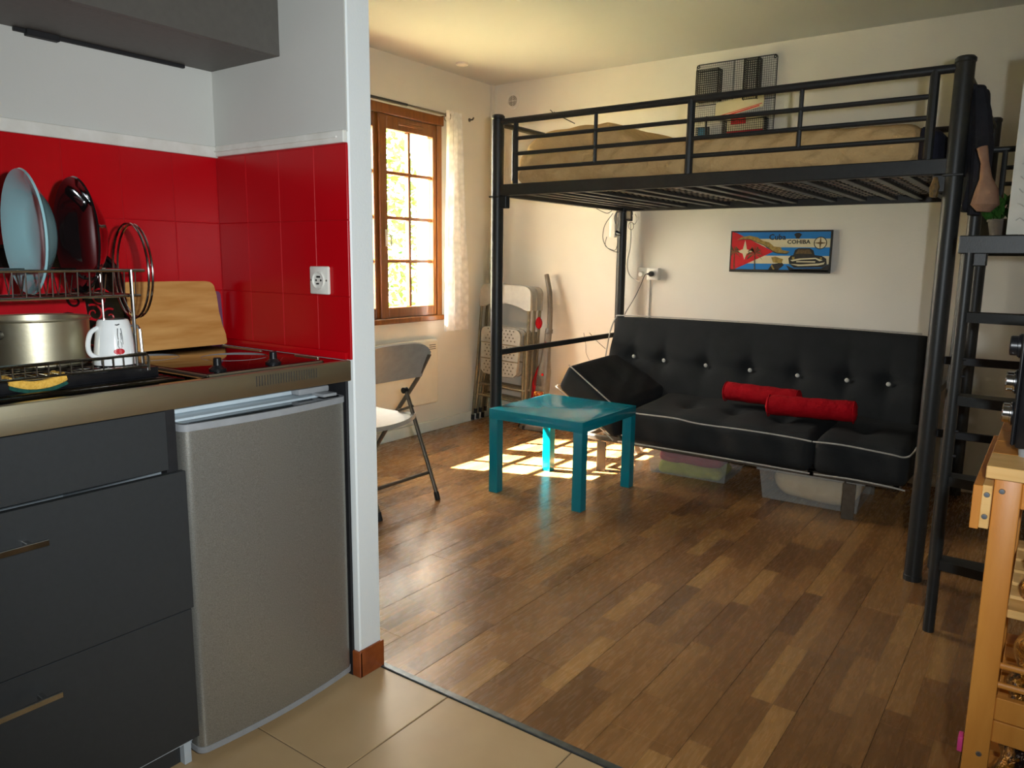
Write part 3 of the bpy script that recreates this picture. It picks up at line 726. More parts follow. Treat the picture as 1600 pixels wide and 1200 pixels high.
# red bolsters
def bolster(p0, p1, r, label):
    p0, p1 = Vector(p0), Vector(p1); L_ = (p1-p0).length
    t = thing('bolster_cushion', label, 'cushion', tuple((p0+p1)/2-Vector((0,0,r))), 0, 'red bolster cushions on the sofa')
    Mx = Matrix.Translation(p0) @ (p1-p0).to_track_quat('Z','Y').to_matrix().to_4x4()
    q = nb(); prof = [(0,0),(r*.6,.001),(r*.92,.008),(r,.022)]
    for k in range(1,12): prof.append((r*(1+.03*math.sin(k*1.9)), .022+(L_-.044)*k/12))
    prof += [(r,L_-.022),(r*.92,L_-.008),(r*.6,L_-.001),(0,L_)]
    lathe(q, prof, (0,0,0), 28, Mx)
    rr_ = random.Random(int(L_*1e4))
    for v in q.verts:
        v.co += Vector((rr_.uniform(-1,1),rr_.uniform(-1,1),rr_.uniform(-1,1)))*.0012
        v.co.z -= .15*(v.co.z-(p0.z+p1.z)/2) if v.co.z < p0.z else 0
    body = build('cover', q, M['red_cloth'], t, True, 60)
    for s_ in (.014, L_-.014):
        q = nb(); tube(q, [Mx @ Vector((r*.985*math.cos(a*PI/12), r*.985*math.sin(a*PI/12), s_)) for a in range(24)], .003, 6, True); build('seam', q, M['red_cloth'], body)
bolster((-1.462,4.06,.490),(-1.045,4.05,.485), .054, 'red bolster cushion lying behind the other one on the sofa')
bolster((-1.185,3.93,.462),(-.752,3.97,.472), .056, 'red bolster cushion lying in front on the right')

# storage bins under the sofa
def bin_(x0, x1, y0, y1, h, label, contents, rot=0):
    cx, cy = (x0+x1)/2, (y0+y1)/2
    t = thing('storage_bin', label, 'storage box', (cx, cy, 0), 0, 'clear plastic bins under the sofa')
    R_ = Matrix.Translation((cx,cy,0)) @ Matrix.Rotation(rot,4,'Z') @ Matrix.Translation((-cx,-cy,0))
    q = nb(); tp = .02
    A = [(x0+tp,y0+tp),(x1-tp,y0+tp),(x1-tp,y1-tp),(x0+tp,y1-tp)]; B_ = [(x0,y0),(x1,y0),(x1,y1),(x0,y1)]
    a = [q.verts.new(R_@Vector((p[0],p[1],.001))) for p in A]; b = [q.verts.new(R_@Vector((p[0],p[1],h))) for p in B_]
    q.faces.new(a[::-1])
    for i in range(4): q.faces.new((a[i],a[(i+1)%4],b[(i+1)%4],b[i]))
    body = build('tub', q, M['clear_plastic'], t, False)
    so = body.modifiers.new('thickness','SOLIDIFY'); so.thickness = .002
    q = nb(); box(q, x0-.012, x1+.012, y0-.012, y0+.004, h-.012, h+.004, .003, 1, R_); box(q, x0-.012, x1+.012, y1-.004, y1+.012, h-.012, h+.004, .003, 1, R_)
    box(q, x0-.012, x0+.004, y0, y1, h-.012, h+.004, .003, 1, R_); box(q, x1-.004, x1+.012, y0, y1, h-.012, h+.004, .003, 1, R_)
    build('rim', q, M['clear_plastic'], t)
    return t, R_
t, R_ = bin_(-1.84,-1.37,3.89,4.26,.164,'clear plastic bin holding yellow and rose cloth, left bin under the sofa',None,.055)
def lump(name, x0,x1,y0,y1,z0,z1,mt_,label,cat,R_, ph):
    q = nb()
    def f(p,t):
        p = R_ @ p
        return p+Vector((0,.007*math.sin(p.x*37+ph+p.z*30),(.014*math.sin(p.x*14+ph)+.005*math.sin(p.x*53+ph))*(.5 if t[2] > .5 else .0)))
    cushion(q, [(x0,y0,z0),(x1,y0,z0),(x0,y1,z0),(x1,y1,z0),(x0+.01,y0,z1),(x1-.01,y0,z1-.01),(x0+.01,y1,z1),(x1-.01,y1,z1-.01)], (30,14,8), .6, .006, f)
    tag(build(name, q, mt_, None, True, 70), label, cat)
lump('folded_textile', -1.79,-1.42,3.925,4.20,.006,.075, M['yellow_cloth'], 'yellow green cloth at the bottom of the left clear bin','cloth',R_,0.5)
lump('folded_textile', -1.79,-1.42,3.925,4.20,.078,.135, M['rose_cloth'], 'rose red cloth on top of the yellow cloth in the left bin','cloth',R_,2.2)
t, R_ = bin_(-1.165,-.675,3.80,4.22,.164,'clear plastic bin holding a cream blanket, right bin under the sofa',None,.03)
q = nb()
def f(p,t):
    p = R_ @ p
    return p+Vector((0,.004*math.sin(p.x*23),.004*math.sin(p.x*17)))
cushion(q, [(-1.08,3.835,.012),(-.71,3.835,.008),(-1.08,4.17,.012),(-.71,4.17,.008),(-1.13,3.835,.150),(-.70,3.835,.148),(-1.13,4.17,.150),(-.70,4.17,.148)], (30,14,10), .45, .0, f)
tag(build('rolled_blanket', q, M['cream_cloth'], None, True, 70), 'cream blanket folded inside the right clear bin', 'blanket')

# ---------------------------------------------------------------- turquoise side table
tb = thing('side_table', 'glossy turquoise square side table before the sofa', 'table', (-2.04, 3.305, 0), 0.0)
TX0, TX1, TY0, TY1, TZ = -2.318, -1.762, 3.028, 3.584, .442
q = nb(); box(q, TX0, TX1, TY0, TY1, TZ-.052, TZ, .0012, 2); build('tabletop', q, M['teal'], tb)
for a in (0,1):
    for b in (0,1):
        x0 = TX0 if a == 0 else TX1-.052; y0 = TY0 if b == 0 else TY1-.052
        q = nb(); box(q, x0+.0005, x0+.0515, y0+.0005, y0+.0515, .0, TZ-.052, .0012, 1); build('leg', q, M['teal'], tb)

# ---------------------------------------------------------------- open folding chair
def curved_panel(bm_, pts_fn, nu, nv, th):
    """pts_fn(u,v)->(point, normal)"""
    A = [[None]*(nv+1) for _ in range(nu+1)]; B_ = [[None]*(nv+1) for _ in range(nu+1)]
    for i in range(nu+1):
        for j in range(nv+1):
            p, n_ = pts_fn(i/nu, j/nv)
            A[i][j] = bm_.verts.new(p+n_*th/2); B_[i][j] = bm_.verts.new(p-n_*th/2)
    for i in range(nu):
        for j in range(nv):
            bm_.faces.new((A[i][j],A[i+1][j],A[i+1][j+1],A[i][j+1])); bm_.faces.new((B_[i][j],B_[i][j+1],B_[i+1][j+1],B_[i+1][j]))
    for i in range(nu):
        for j in (0, nv):
            bm_.faces.new((A[i][j],A[i+1][j],B_[i+1][j],B_[i][j]))
    for j in range(nv):
        for i in (0, nu):
            bm_.faces.new((A[i][j],A[i][j+1],B_[i][j+1],B_[i][j]))
ch = thing('folding_chair', 'open grey plastic folding chair partly hidden by the white partition', 'chair', (-2.7, 2.56, 0))
CY0, CY1 = 2.335, 2.785
def cb(u, v):
    y = CY0+(CY1-CY0)*u; s = 2*u-1
    zt = .815-.05*abs(s)**6-.02; zb = .615-.01*(1-s*s)
    z = zb+(zt-zb)*v
    x = -2.575+(z-.60)*.50 - .045*(1-s*s) 
    return Vector((x, y, z)), Vector((1,0,-.45)).normalized()
q = nb(); curved_panel(q, cb, 20, 8, .014); build('backrest', q, M['chair_plastic_dark'], ch)
def cseat(u, v):
    y = CY0+.02+(CY1-CY0-.04)*u; s = 2*u-1
    x0_, x1_ = -2.97+.02*abs(s)**5, -2.565-.02*abs(s)**5
    x = x0_+(x1_-x0_)*v
    z = .405-.015*(1-s*s)-.008*math.sin(PI*v)+.012*(abs(s)**4)
    return Vector((x,y,z)), Vector((0,0,1))
q = nb(); curved_panel(q, cseat, 16, 14, .022); build('seat', q, M['chair_plastic'], ch)
for y_ in (CY0+.004, CY1-.004):
    q = nb(); tube(q, [(-2.505,y_,.73),(-2.585,y_,.60),(-2.756,y_,.385),(-3.02,y_,.02)], .011, 10); build('frame_tube', q, M['chair_tube'], ch)
    yy = y_+(.020 if y_ < 2.5 else -.020)
    q = nb(); tube(q, [(-2.655,yy,.535),(-2.64,yy,.52),(-2.44,yy,.025)], .0105, 10); lg = build('leg', q, M['chair_tube'], ch)
    q = nb(); tube(q, [(-2.447,yy,.04),(-2.436,yy,.001)], .0135, 10); build('foot_cap', q, M['rubber'], lg)
    q = nb(); tube(q, [(-3.008,y_,.036),(-3.03,y_,.001)], .0135, 10); build('foot_cap', q, M['rubber'], lg)
    q = nb(); tube(q, [(-2.70,yy,.425),(-2.60,yy,.46)], .007, 8); build('strut', q, M['chair_tube'], ch)
    q = nb(); tube(q, [(-2.655,yy-.012,.535),(-2.655,yy+.012,.535)], .016, 12); build('pivot', q, M['rubber'], ch)
q = nb(); tube(q, [(-2.49,CY0+.02,.135),(-2.49,CY1-.02,.135)], .009, 10); build('crossbar', q, M['chair_tube'], ch)
q = nb(); tube(q, [(-2.95,CY0,.135),(-2.95,CY1,.135)], .009, 10); build('crossbar', q, M['chair_tube'], ch)

# ---------------------------------------------------------------- folded chairs leaning in the corner
def folded_chair():
    t = thing('folded_chair', 'folded pale plastic chair leaning in the corner, frontmost of the three', 'chair', (0,0,0), 0, 'folded chairs leaning in the corner')
    hw = .222
    def outline(fl_z0, fl_z1, w0, w1, rt, arch):
        return None
    # backrest with arched lower edge
    q = nb(); poly = []
    R_ = .055
    for k in range(9):
        a = PI - k*PI/16; poly.append((-hw+R_+R_*math.cos(a), 1.02-R_+R_*math.sin(a)))
    for k in range(9):
        a = PI/2 - k*PI/16; poly.append((hw-R_+R_*math.cos(a), 1.02-R_+R_*math.sin(a)+.0))
    poly += [(hw+.004,.855),(hw-.04,.855)]
    for k in range(1,12):
        u = 1-2*k/12; poly.append(((hw-.045)*u, .862+.028*(1-u*u)))
    poly += [(-hw+.04,.855),(-hw-.004,.855)]
    prism(q, poly, lambda a,b,h: Vector((a, -.012-.018*(a/hw)**2*0+h, b)), .022)
    build('backrest', q, M['chair_plastic'], t)
    # seat panel folded up against the frame
    q = nb(); poly = []; sw0, sw1 = .175, .16
    for k in range(9):
        a = PI - k*PI/16; poly.append((-sw0+.05+.05*math.cos(a), .715-.05+.05*math.sin(a)))
    for k in range(9):
        a = PI/2 - k*PI/16; poly.append((sw0-.05+.05*math.cos(a), .715-.05+.05*math.sin(a)))
    poly += [(sw1,.40),(sw1-.03,.375),(0,.365),(-sw1+.03,.375),(-sw1,.40)]
    prism(q, poly, lambda a,b,h: Vector((a, -.036+h, b)), .02)
    seat_ = build('seat', q, M['chair_plastic'], t)
    q = nb()
    for r_ in range(14):
        z = .395+r_*.0235
        if abs(z-.485) < .012 or abs(z-.60) < .012: continue
        for c in range(9):
            x = -.128+c*.032+(.016 if r_ % 2 else 0)
            if abs(x) > .14 or (z > .67 and abs(x) > .12): continue
            lathe(q, [(0,0),(.006,0),(.006,.0015),(0,.0015)], (0,0,0), 6, Matrix.Translation((x,-.0362,z)) @ Matrix.Rotation(PI/2,4,'X'))
    hh = build('ventilation_holes', q, M['chair_tube'], seat_); hh['kind'] = 'stuff'
    for z in (.485,.60):
        q = nb(); box(q, -sw0+.003, sw0-.003, -.042, -.034, z-.004, z+.004, .002, 1); build('rib', q, M['stack_tube'], seat_)
    for s in (-1,1):
        q = nb(); tube(q, [(s*(hw-.012),0,.88),(s*(hw-.004),0,.5),(s*(hw+.012),0,.03)], .011, 10); lg = build('frame_tube', q, M['stack_tube'], t)
        q = nb(); tube(q, [(s*(hw+.012),0,.04),(s*(hw+.0125),0,.0)], .0135, 10); build('foot_cap', q, M['rubber'], lg)
        q = nb(); tube(q, [(s*(hw-.034),.006,.70),(s*(hw-.03),.004,.5),(s*(hw-.012),-.004,.085)], .010, 10); l2 = build('leg', q, M['stack_tube'], t)
        q = nb(); tube(q, [(s*(hw-.012),-.004,.09),(s*(hw-.0115),-.004,.055)], .0125, 10); build('foot_cap', q, M['rubber'], l2)
    for z, th in ((.285,.010),(.20,.009)):
        q = nb(); tube(q, [(-hw,.002,z),(hw,.002,z)], th, 8); build('crossbar', q, M['stack_tube'], t)
    return t
fc = folded_chair()
def fm(x, y, lean, rz, roll=0): return Matrix.Translation((x,y,0)) @ Matrix.Rotation(rz,4,'Z') @ Matrix.Rotation(lean,4,'X') @ Matrix.Rotation(roll,4,'Y')
FCS = [(-3.24,4.335,-.03,0.0,.045,None),(-3.238,4.392,-.035,0.0,.047,'folded pale plastic chair leaning in the corner, middle of the three'),(-3.236,4.448,-.04,0.0,.05,'folded pale plastic chair leaning in the corner, rearmost against the wall')]
for k, (x_, y_, ln, rz, ro, lab) in enumerate(FCS):
    if k == 0: continue
    dup(fc, fm(x_,y_,ln,rz,ro), lab)
fc.matrix_world = fm(*FCS[0][:5])

# ---------------------------------------------------------------- vacuum cleaner
vc = thing('stick_vacuum', 'grey and red upright stick vacuum leaning on the cream wall', 'vacuum cleaner', (-2.98,4.42,0))
Y_ = 4.45
q = nb(); tube(q, [(-2.958,4.52,1.095),(-2.945,4.515,1.06),(-2.915,4.50,.97),(-2.895,4.48,.86),(-2.886,4.46,.70)], [.016,.017,.018,.018,.020], 12); build('handle', q, M['vac_grey'], vc)
q = nb(); lathe(q, [(0,-.012),(.022,-.012),(.026,0),(.022,.012),(0,.012)], (0,0,0), 20, Matrix.Translation((-2.962,4.44,.757)) @ Matrix.Rotation(PI/2,4,'X') @ Matrix.Scale(1.7,4,(0,1,0))); build('cord_hook', q, M['vac_red'], vc)
q = nb(); tube(q, [(-2.886,4.46,.72),(-2.888,4.455,.69)], [.026,.028], 14); build('collar', q, M['vac_grey'], vc)
q = nb(); tube(q, [(-2.888,4.45,.69),(-2.892,4.445,.60),(-2.90,4.44,.50),(-2.902,4.43,.42),(-2.908,4.42,.30),(-2.918,4.41,.18),(-2.94,4.40,.09)], [.026,.027,.036,.050,.054,.05,.035], 18, flat=.8); bdy = build('body', q, M['vac_grey'], vc)
q = nb(); tube(q, [(-2.925,4.45,.50),(-2.945,4.44,.43),(-2.965,4.43,.33),(-2.968,4.42,.22),(-2.955,4.41,.12)], [.006,.024,.036,.036,.02], 14); build('dust_cup', q, M['vac_red'], vc)
q = nb(); cushion(q, [(-2.945,4.348,.20),(-2.875,4.348,.20),(-2.945,4.39,.20),(-2.875,4.39,.20),(-2.94,4.350,.285),(-2.872,4.350,.285),(-2.94,4.39,.285),(-2.872,4.39,.285)],(6,3,6),.3); build('dust_window', q, M['vac_amber'], vc)
q = nb()
for k in range(6): tube(q, [(-2.917+ (.008+.0045*k)*math.cos(a*PI/8), 4.372-.004*math.sin(a*PI/8), .32+(.014+.013*k)*math.sin(a*PI/8)) for a in range(9)], .0013, 4)
build('vent_ribs', q, M['rubber'], bdy)
for z_, dx in ((.62,0),(.405,.012)):
    q = nb(); lathe(q, [(0,0),(.010,0),(.008,.006),(0,.007)], (0,0,0), 12, Matrix.Translation((-2.892+dx,4.424-(.05 if z_<.5 else 0),z_)) @ Matrix.Rotation(PI/2,4,'X')); build('power_button', q, M['vac_red'], vc)
q = nb(); cushion(q, [(-3.06,4.32,.0),(-2.80,4.32,.0),(-3.06,4.42,0),(-2.80,4.42,0),(-3.04,4.34,.05),(-2.82,4.34,.05),(-3.02,4.41,.06),(-2.84,4.41,.06)],(12,8,4),.4); build('floor_head', q, M['vac_grey'], vc)
for x_ in (-3.055,-2.805):
    q = nb(); tube(q, [(x_-.012,4.37,.02),(x_+.012,4.37,.02)], .0195, 12); build('wheel', q, M['rubber'], vc)

# ---------------------------------------------------------------- radiator on the window wall
rd = thing('panel_heater', 'cream flat panel heater on the wall under the window', 'heater', (XW,3.6,.2))
q = nb(); box(q, XW+.014, XW+.05, 3.15, 3.93, .205, .655, .02, 4); hp = build('panel', q, M['cream_enamel'], rd)
q = nb(); box(q, XW, XW+.02, 3.25, 3.83, .26, .60, .004, 1); build('wall_mount', q, M['cream_enamel'], rd)
q = nb()
for k in range(3): box(q, XW+.0505, XW+.052, 3.83, 3.895, .585+k*.014, .590+k*.014)
build('louvre', q, M['chair_tube'], hp)

# ---------------------------------------------------------------- curtain and rod
cr = thing('curtain_rod', 'thin dark metal curtain rod above the window', 'curtain rod', (XW+.08,3.4,2.137))
q = nb(); tube(q, [(XW+.085,2.7,2.137),(XW+.085,3.60,2.137)], .0095, 10); build('outer_rod', q, M['bed_metal'], cr)
q = nb(); tube(q, [(XW+.085,3.60,2.137),(XW+.085,4.02,2.137)], .007, 10); build('inner_rod', q, M['chair_tube'], cr)
q = nb(); lathe(q, [(0,0),(.012,0),(.014,.008),(.006,.018),(0,.018)], (0,0,0), 14, Matrix.Translation((XW+.085,4.018,2.137)) @ Matrix.Rotation(-PI/2,4,'X')); tube(q, [(XW,4.005,2.137),(XW+.085,4.005,2.137)], .005, 8); build('bracket', q, M['chrome'], cr)
q = nb(); tube(q, [(XW+.085+.028*math.cos(a*PI/10), 3.985, 2.125+.028*math.sin(a*PI/10)) for a in range(20)], .003, 6, True)
tag(build('curtain_ring', q, M['chrome'], None), 'shiny metal ring holding the curtain at the rod end', 'curtain ring')
cu = nb()
def cpt(u, v):
    top, bot = (3.955, 4.10), (3.925, 4.19)
    z = 2.16-1.455*v
    k = min(1, v*1.4)
    y0 = top[0]+(bot[0]-top[0])*k; y1 = top[1]+(bot[1]-top[1])*k
    y = y0+(y1-y0)*u + .004*math.sin(v*9+u*14)
    x = XW+.100+.020*math.sin(u*PI*7+.6*math.sin(v*3))*(1-.2*v)
    return Vector((x,y,z))
G = [[cu.verts.new(cpt(i/56, j/40)) for j in range(41)] for i in range(57)]
for i in range(56):
    for j in range(40): cu.faces.new((G[i][j],G[i+1][j],G[i+1][j+1],G[i][j+1]))
tag(build('window_curtain', cu, M['curtain'], None, True, 180), 'sheer white curtain gathered at the right of the window', 'curtain')
q = nb(); tube(q, [(XW,4.32,2.162),(XW+.03,4.32,2.162),(XW+.04,4.32,2.175)], .006, 8); lathe(q, [(0,0),(.013,0),(.013,.004),(0,.006)], (0,0,0), 12, Matrix.Translation((XW,4.32,2.162)) @ Matrix.Rotation(PI/2,4,'Y'))
tag(build('wall_hook', q, M['chair_tube'], None), 'small metal hook on the wall right of the curtain', 'hook')

# ---------------------------------------------------------------- small fittings
vt = thing('air_vent', 'round white vent grille high on the back wall', 'vent', (-3.315,YS,2.315))
RX = Matrix.Translation((-3.315,YS,2.315)) @ Matrix.Rotation(PI/2,4,'X')
q = nb(); lathe(q, [(0,0),(.056,0),(.056,.006),(.050,.010),(.040,.010),(.038,.004),(0,.004)], (0,0,0), 28, RX); build('rim', q, M['white_plastic'], vt)
q = nb(); lathe(q, [(0,0.003),(.038,0.003),(.038,.0045),(0,.0045)], (0,0,0), 28, RX); build('dark_opening', q, M['chair_tube'], vt)
q = nb()
for r_ in (.008,.018,.028,.037): tube(q, [RX @ Vector((r_*math.cos(a*PI/14), r_*math.sin(a*PI/14), .008)) for a in range(28)], .0022, 5, True)
for a in (0, PI/2): tube(q, [RX @ Vector((.038*math.cos(a), .038*math.sin(a), .008)), RX @ Vector((-.038*math.cos(a), -.038*math.sin(a), .008))], .0022, 5)
build('grille', q, M['white_plastic'], vt)
cl = nb(); lathe(cl, [(0,0),(.042,0),(.040,-.010),(.030,-.014),(.026,-.010),(0,-.010)], (-3.279,3.972,ZC), 28)
tag(build('ceiling_rose', cl, M['white_plastic'], None), 'small round white fitting on the ceiling', 'ceiling fitting')
def socket(name, c, plug, label, s=.04):
    t = thing(name, label, 'socket', c)
    x, y, z = c
    q = nb(); box(q, x-s, x+s, y-.010, y, z-s, z+s, .004, 2); fr = build('frame', q, M['white_plastic'], t)
    RR = Matrix.Translation((x,y-.010,z)) @ Matrix.Rotation(PI/2,4,'X')
    q = nb(); lathe(q, [(.0245,0),(.0235,.005),(.0215,.005),(.019,.0006),(0,.0006)], (0,0,0), 28, RR); build('well', q, M['white_plastic'], t)
    q = nb()
    for dx in (-.0095,.0095): lathe(q, [(0,0),(.0032,0),(.0032,.0008),(0,.0008)], (0,0,0), 8, RR @ Matrix.Translation((dx,0,.0006)))
    box(q, -.007, .007, .007, .012, .0006, .0022, 0, 1, RR); lathe(q, [(0,0),(.0022,0),(.0022,.007),(0,.007)], (0,0,0), 8, RR @ Matrix.Translation((0,-.009,.0005)))
    build('contact_holes', q, M['rubber'], t)
    return t
t = socket('wall_socket', (-1.642, KY-.0075, 1.137), None, 'white square socket on the red tiled partition', .038)
q = nb()
for dx in (-.031,.031): lathe(q, [(0,0),(.003,0),(.002,.001),(0,.001)], (0,0,0), 8, Matrix.Translation((-1.642+dx,KY-.0175,1.137)) @ Matrix.Rotation(PI/2,4,'X'))
build('screw', q, M['chair_tube'], t)
q = nb(); box(q, -2.278, -2.20, YS-.022, YS, 1.078, 1.154, .003, 2); 
t = thing('double_socket', 'white double socket box on the wall above the sofa', 'socket', (-2.2,YS,1.116))
build('left_frame', q, M['white_plastic'], t)
q = nb(); box(q, -2.199, -2.12, YS-.040, YS, 1.077, 1.153, .003, 2); build('right_frame', q, M['white_plastic'], t)
q = nb(); lathe(q, [(0,0),(.022,0),(.021,.006),(0,.006)], (0,0,0), 20, Matrix.Translation((-2.16,YS-.040,1.116)) @ Matrix.Rotation(PI/2,4,'X')); build('well', q, M['white_plastic'], t)
q = nb(); box(q, -2.205, -2.187, YS-.012, YS, .80, 1.078, .002, 1)
tag(build('cable_duct', q, M['white_plastic'], None), 'thin white cable duct below the double socket', 'cable duct')
pg = thing('white_plug', 'white plug in the left half of the double socket', 'plug', (-2.24,YS-.03,1.112))
q = nb(); lathe(q, [(0,0),(.02,0),(.02,.018),(.014,.03),(0,.03)], (0,0,0), 16, Matrix.Translation((-2.24,YS-.022,1.112)) @ Matrix.Rotation(PI/2,4,'X')); build('plug_body', q, M['white_plastic'], pg)
def cable(pts, r, n=8):
    P_ = [Vector(p) for p in pts]; out = []
    for i in range(len(P_)-1):
        a, b = P_[max(i-1,0)], P_[i]; c, d = P_[i+1], P_[min(i+2, len(P_)-1)]
        for k in range(n):
            t_ = k/n; out.append(0.5*((2*b)+(c-a)*t_+(2*a-5*b+4*c-d)*t_*t_+(3*b-a-3*c+d)*t_**3))
    out.append(P_[-1]); return out
q = nb(); tube(q, cable([at(1004,434,4.54), at(998,440,4.53), at(984,430,4.53), at(980,412,4.53), at(985,385,4.53), at(986,360,4.53), at(985,345,4.52), at(990,334,4.5)], 0), .0032, 6); build('cord', q, M['white_plastic'], pg)
pg = thing('black_plug', 'black plug in the right half of the double socket', 'plug', (-2.16,YS-.05,1.116))
q = nb(); lathe(q, [(0,0),(.018,0),(.019,.014),(.012,.028),(0,.028)], (0,0,0), 16, Matrix.Translation((-2.16,YS-.046,1.116)) @ Matrix.Rotation(PI/2,4,'X')); tube(q, [(-2.16,YS-.062,1.116),(-2.185,YS-.064,1.115)], [.008,.005], 8); build('plug_body', q, M['black_plastic'], pg)
q = nb(); tube(q, cable([(-2.185,YS-.064,1.115), at(1007,431,4.52), at(1000,448,4.5), at(990,468,4.48), at(976,492,4.47), at(968,520,4.47)], 0), .0022, 6); build('cord', q, M['black_plastic'], pg)
# power strip hung from the bed frame
ps = thing('power_strip', 'white power strip hanging from the bed beside the rear post', 'power strip', (-2.38,4.42,1.43))
q = nb(); box(q, -2.405, -2.362, 4.40, 4.435, 1.345, 1.505, .006, 2); build('strip_body', q, M['white_plastic'], ps)
q = nb()
for k in range(3): lathe(q, [(0,0),(.016,0),(.015,.002),(0,.002)], (0,0,0), 14, Matrix.Translation((-2.362,4.417,1.375+k*.045)) @ Matrix.Rotation(PI/2,4,'Y'))
build('outlet', q, M['cream_enamel'], ps)
q = nb(); tube(q, [(-2.358,4.417,1.375),(-2.335,4.40,1.368),(-2.315,4.39,1.362)], [.016,.012,.004], 10)
tag(build('black_adapter', q, M['black_plastic'], None), 'black adapter plugged into the hanging power strip', 'plug')
q = nb()
tube(q, cable([at(921,321,4.4), at(930,325,4.4), at(947,333,4.4), at(955,330,4.4), at(958,325,4.4)], 0), .0022, 5)
tube(q, cable([at(958,333,4.4), at(945,352,4.4), at(942,372,4.4), at(948,386,4.4), at(958,392,4.4), at(968,395,4.4)], 0), .0022, 5)
tube(q, cable([at(948,370,4.4), at(946,384,4.4), at(958,391,4.4), at(963,388,4.4), at(966,374,4.4)], 0), .002, 5)
tube(q, cable([at(962,350,4.4), at(960,340,4.4), at(964,330,4.4), at(968,325,4.4)], 0), .002, 5)
tag(build('hanging_cables', q, M['black_plastic'], None), 'thin black cables looping under the bed beside the power strip', 'cable')
q = nb(); tube(q, [at(986+4*math.cos(a*PI/8), 353+6*math.sin(a*PI/8), 4.44) for a in range(16)], .002, 5, True); tube(q, cable([at(992,334,4.44),at(996,342,4.44),at(992,350,4.44),at(988,348,4.44)],0), .002, 5)
box(q, -2.30, -2.265, 4.43, 4.45, 1.46, 1.515, .004, 1)
tag(build('coiled_cable', q, M['chair_tube'], None), 'small coiled cable hanging right of the rear bed post', 'cable')
q = nb(); tube(q, cable([at(912,520,4.589),at(915,537,4.58),at(916,552,4.57),at(921,563,4.55)],0), .0015, 5); tube(q, cable([at(921,520,4.589),at(928,528,4.56),at(936,536,4.5),at(946,545,4.45)],0), .002, 5)
tag(build('loose_wire', q, M['black_plastic'], None), 'thin wire hanging by the wall left of the sofa back', 'cable')

# ---------------------------------------------------------------- picture on the wall
pc = thing('canvas_print', 'wide Cuba print with red triangle, blue stripes and a vintage car', 'picture', (-1.366, YS, 1.26))
cx0, cx1, cz0, cz1 = -1.658, -1.074, 1.140, 1.384
q = nb(); box(q, cx0, cx1, YS-.022, YS-.002, cz0, cz1, .001, 1); bd_ = build('board', q, M['dark_print'], pc)
def pf_(d0):
    return lambda u, v, h: Vector((cx0+(cx1-cx0)*u, YS-.0222-d0+h*-1, cz1-(cz1-cz0)*v))
def art(name, polys, mt_, lvl, th=.0004):
    q = nb()
    for p in polys: prism(q, p, pf_(lvl*.0005), th)
    build(name, q, mt_, bd_, False)
R4 = lambda a,b,c,d: [(a,b),(c,b),(c,d),(a,d)]
art('blue_stripe', [R4(.015,.04,.985,.20), R4(.015,.40,.985,.60), R4(.015,.79,.985,.95)], M['blue_print'], 0)
art('white_stripe', [R4(.015,.20,.985,.40), R4(.015,.60,.985,.79)], M['cream_print'], 0)
art('red_triangle', [[(.015,.03),(.06,.05),(.45,.5),(.06,.93),(.015,.95)]], M['red_print'], 1)
st = []
for k in range(8):
    a = -PI/2 + k*PI/4; r_ = (.20 if k == 0 else .15) if k % 2 == 0 else .055
    st.append((.155+r_*math.cos(a)*.55, .50+r_*math.sin(a)*1.35))
art('white_star', [st], M['cream_print'], 2)
art('island_map', [[(.07,.22),(.12,.15),(.2,.12),(.28,.16),(.33,.24),(.40,.28),(.45,.38),(.52,.40),(.53,.46),(.61,.50),(.58,.54),(.49,.53),(.45,.50),(.40,.42),(.34,.33),(.26,.26),(.2,.20),(.13,.20)]], M['khaki_print'], 3)
art('map_outline', [[(.07,.235),(.13,.215),(.2,.215),(.26,.275),(.34,.345),(.40,.435),(.45,.52),(.49,.55),(.58,.56),(.61,.515),(.58,.54),(.49,.53),(.45,.50),(.40,.42),(.34,.33),(.26,.26),(.2,.20),(.13,.20)]], M['dark_print'], 3)
def palm(cx, cy, s):
    out = []
    for k in range(9):
        a = -PI*1.12 + k*PI*1.24/8
        ex, ey = cx+s*.42*math.cos(a), cy+s*math.sin(a)*.95+ (.08*s/.2)
        mx_, my_ = cx+s*.25*math.cos(a), cy+s*.8*math.sin(a)
        out.append([(max(.016,x__),min(.94,max(.05,y__))) for x__,y__ in ((cx,cy),(mx_-.006,my_-.02),(ex,ey),(mx_+.006,my_+.03))])
    out.append([(cx-.004,cy),(cx+.004,cy),(cx+.012,cy+.4),(cx+.002,cy+.4)])
    return out
art('palm_tree', palm(.045,.52,.19)+palm(.26,.55,.22), M['brown_print'], 4)
# car
art('car_body', [[(.60,.66),(.62,.60),(.645,.58),(.66,.46),(.69,.42),(.80,.42),(.835,.47),(.85,.58),(.92,.60),(.96,.66),(.97,.80),(.93,.86),(.66,.88),(.61,.78)]], M['dark_print'], 2)
art('car_roof', [[(.665,.55),(.69,.45),(.80,.45),(.825,.55)]], M['brown_print'], 3)
art('car_trim', [[(.62,.70),(.70,.66),(.86,.64),(.93,.70),(.90,.72),(.86,.67),(.72,.69),(.64,.73)],[(.62,.79),(.72,.80),(.90,.77),(.95,.74),(.94,.79),(.88,.82),(.70,.84)],R4(.68,.72,.86,.75)], M['cream_print'], 4)
art('car_headlight', [R4(.635,.62,.66,.68),R4(.90,.63,.92,.68)], M['khaki_print'], 4)
art('cigar_box', [[(.43,.64),(.47,.62),(.55,.68),(.535,.78),(.45,.76)],[(.44,.80),(.47,.92),(.455,.93),(.43,.84)]], M['khaki_print'], 3)
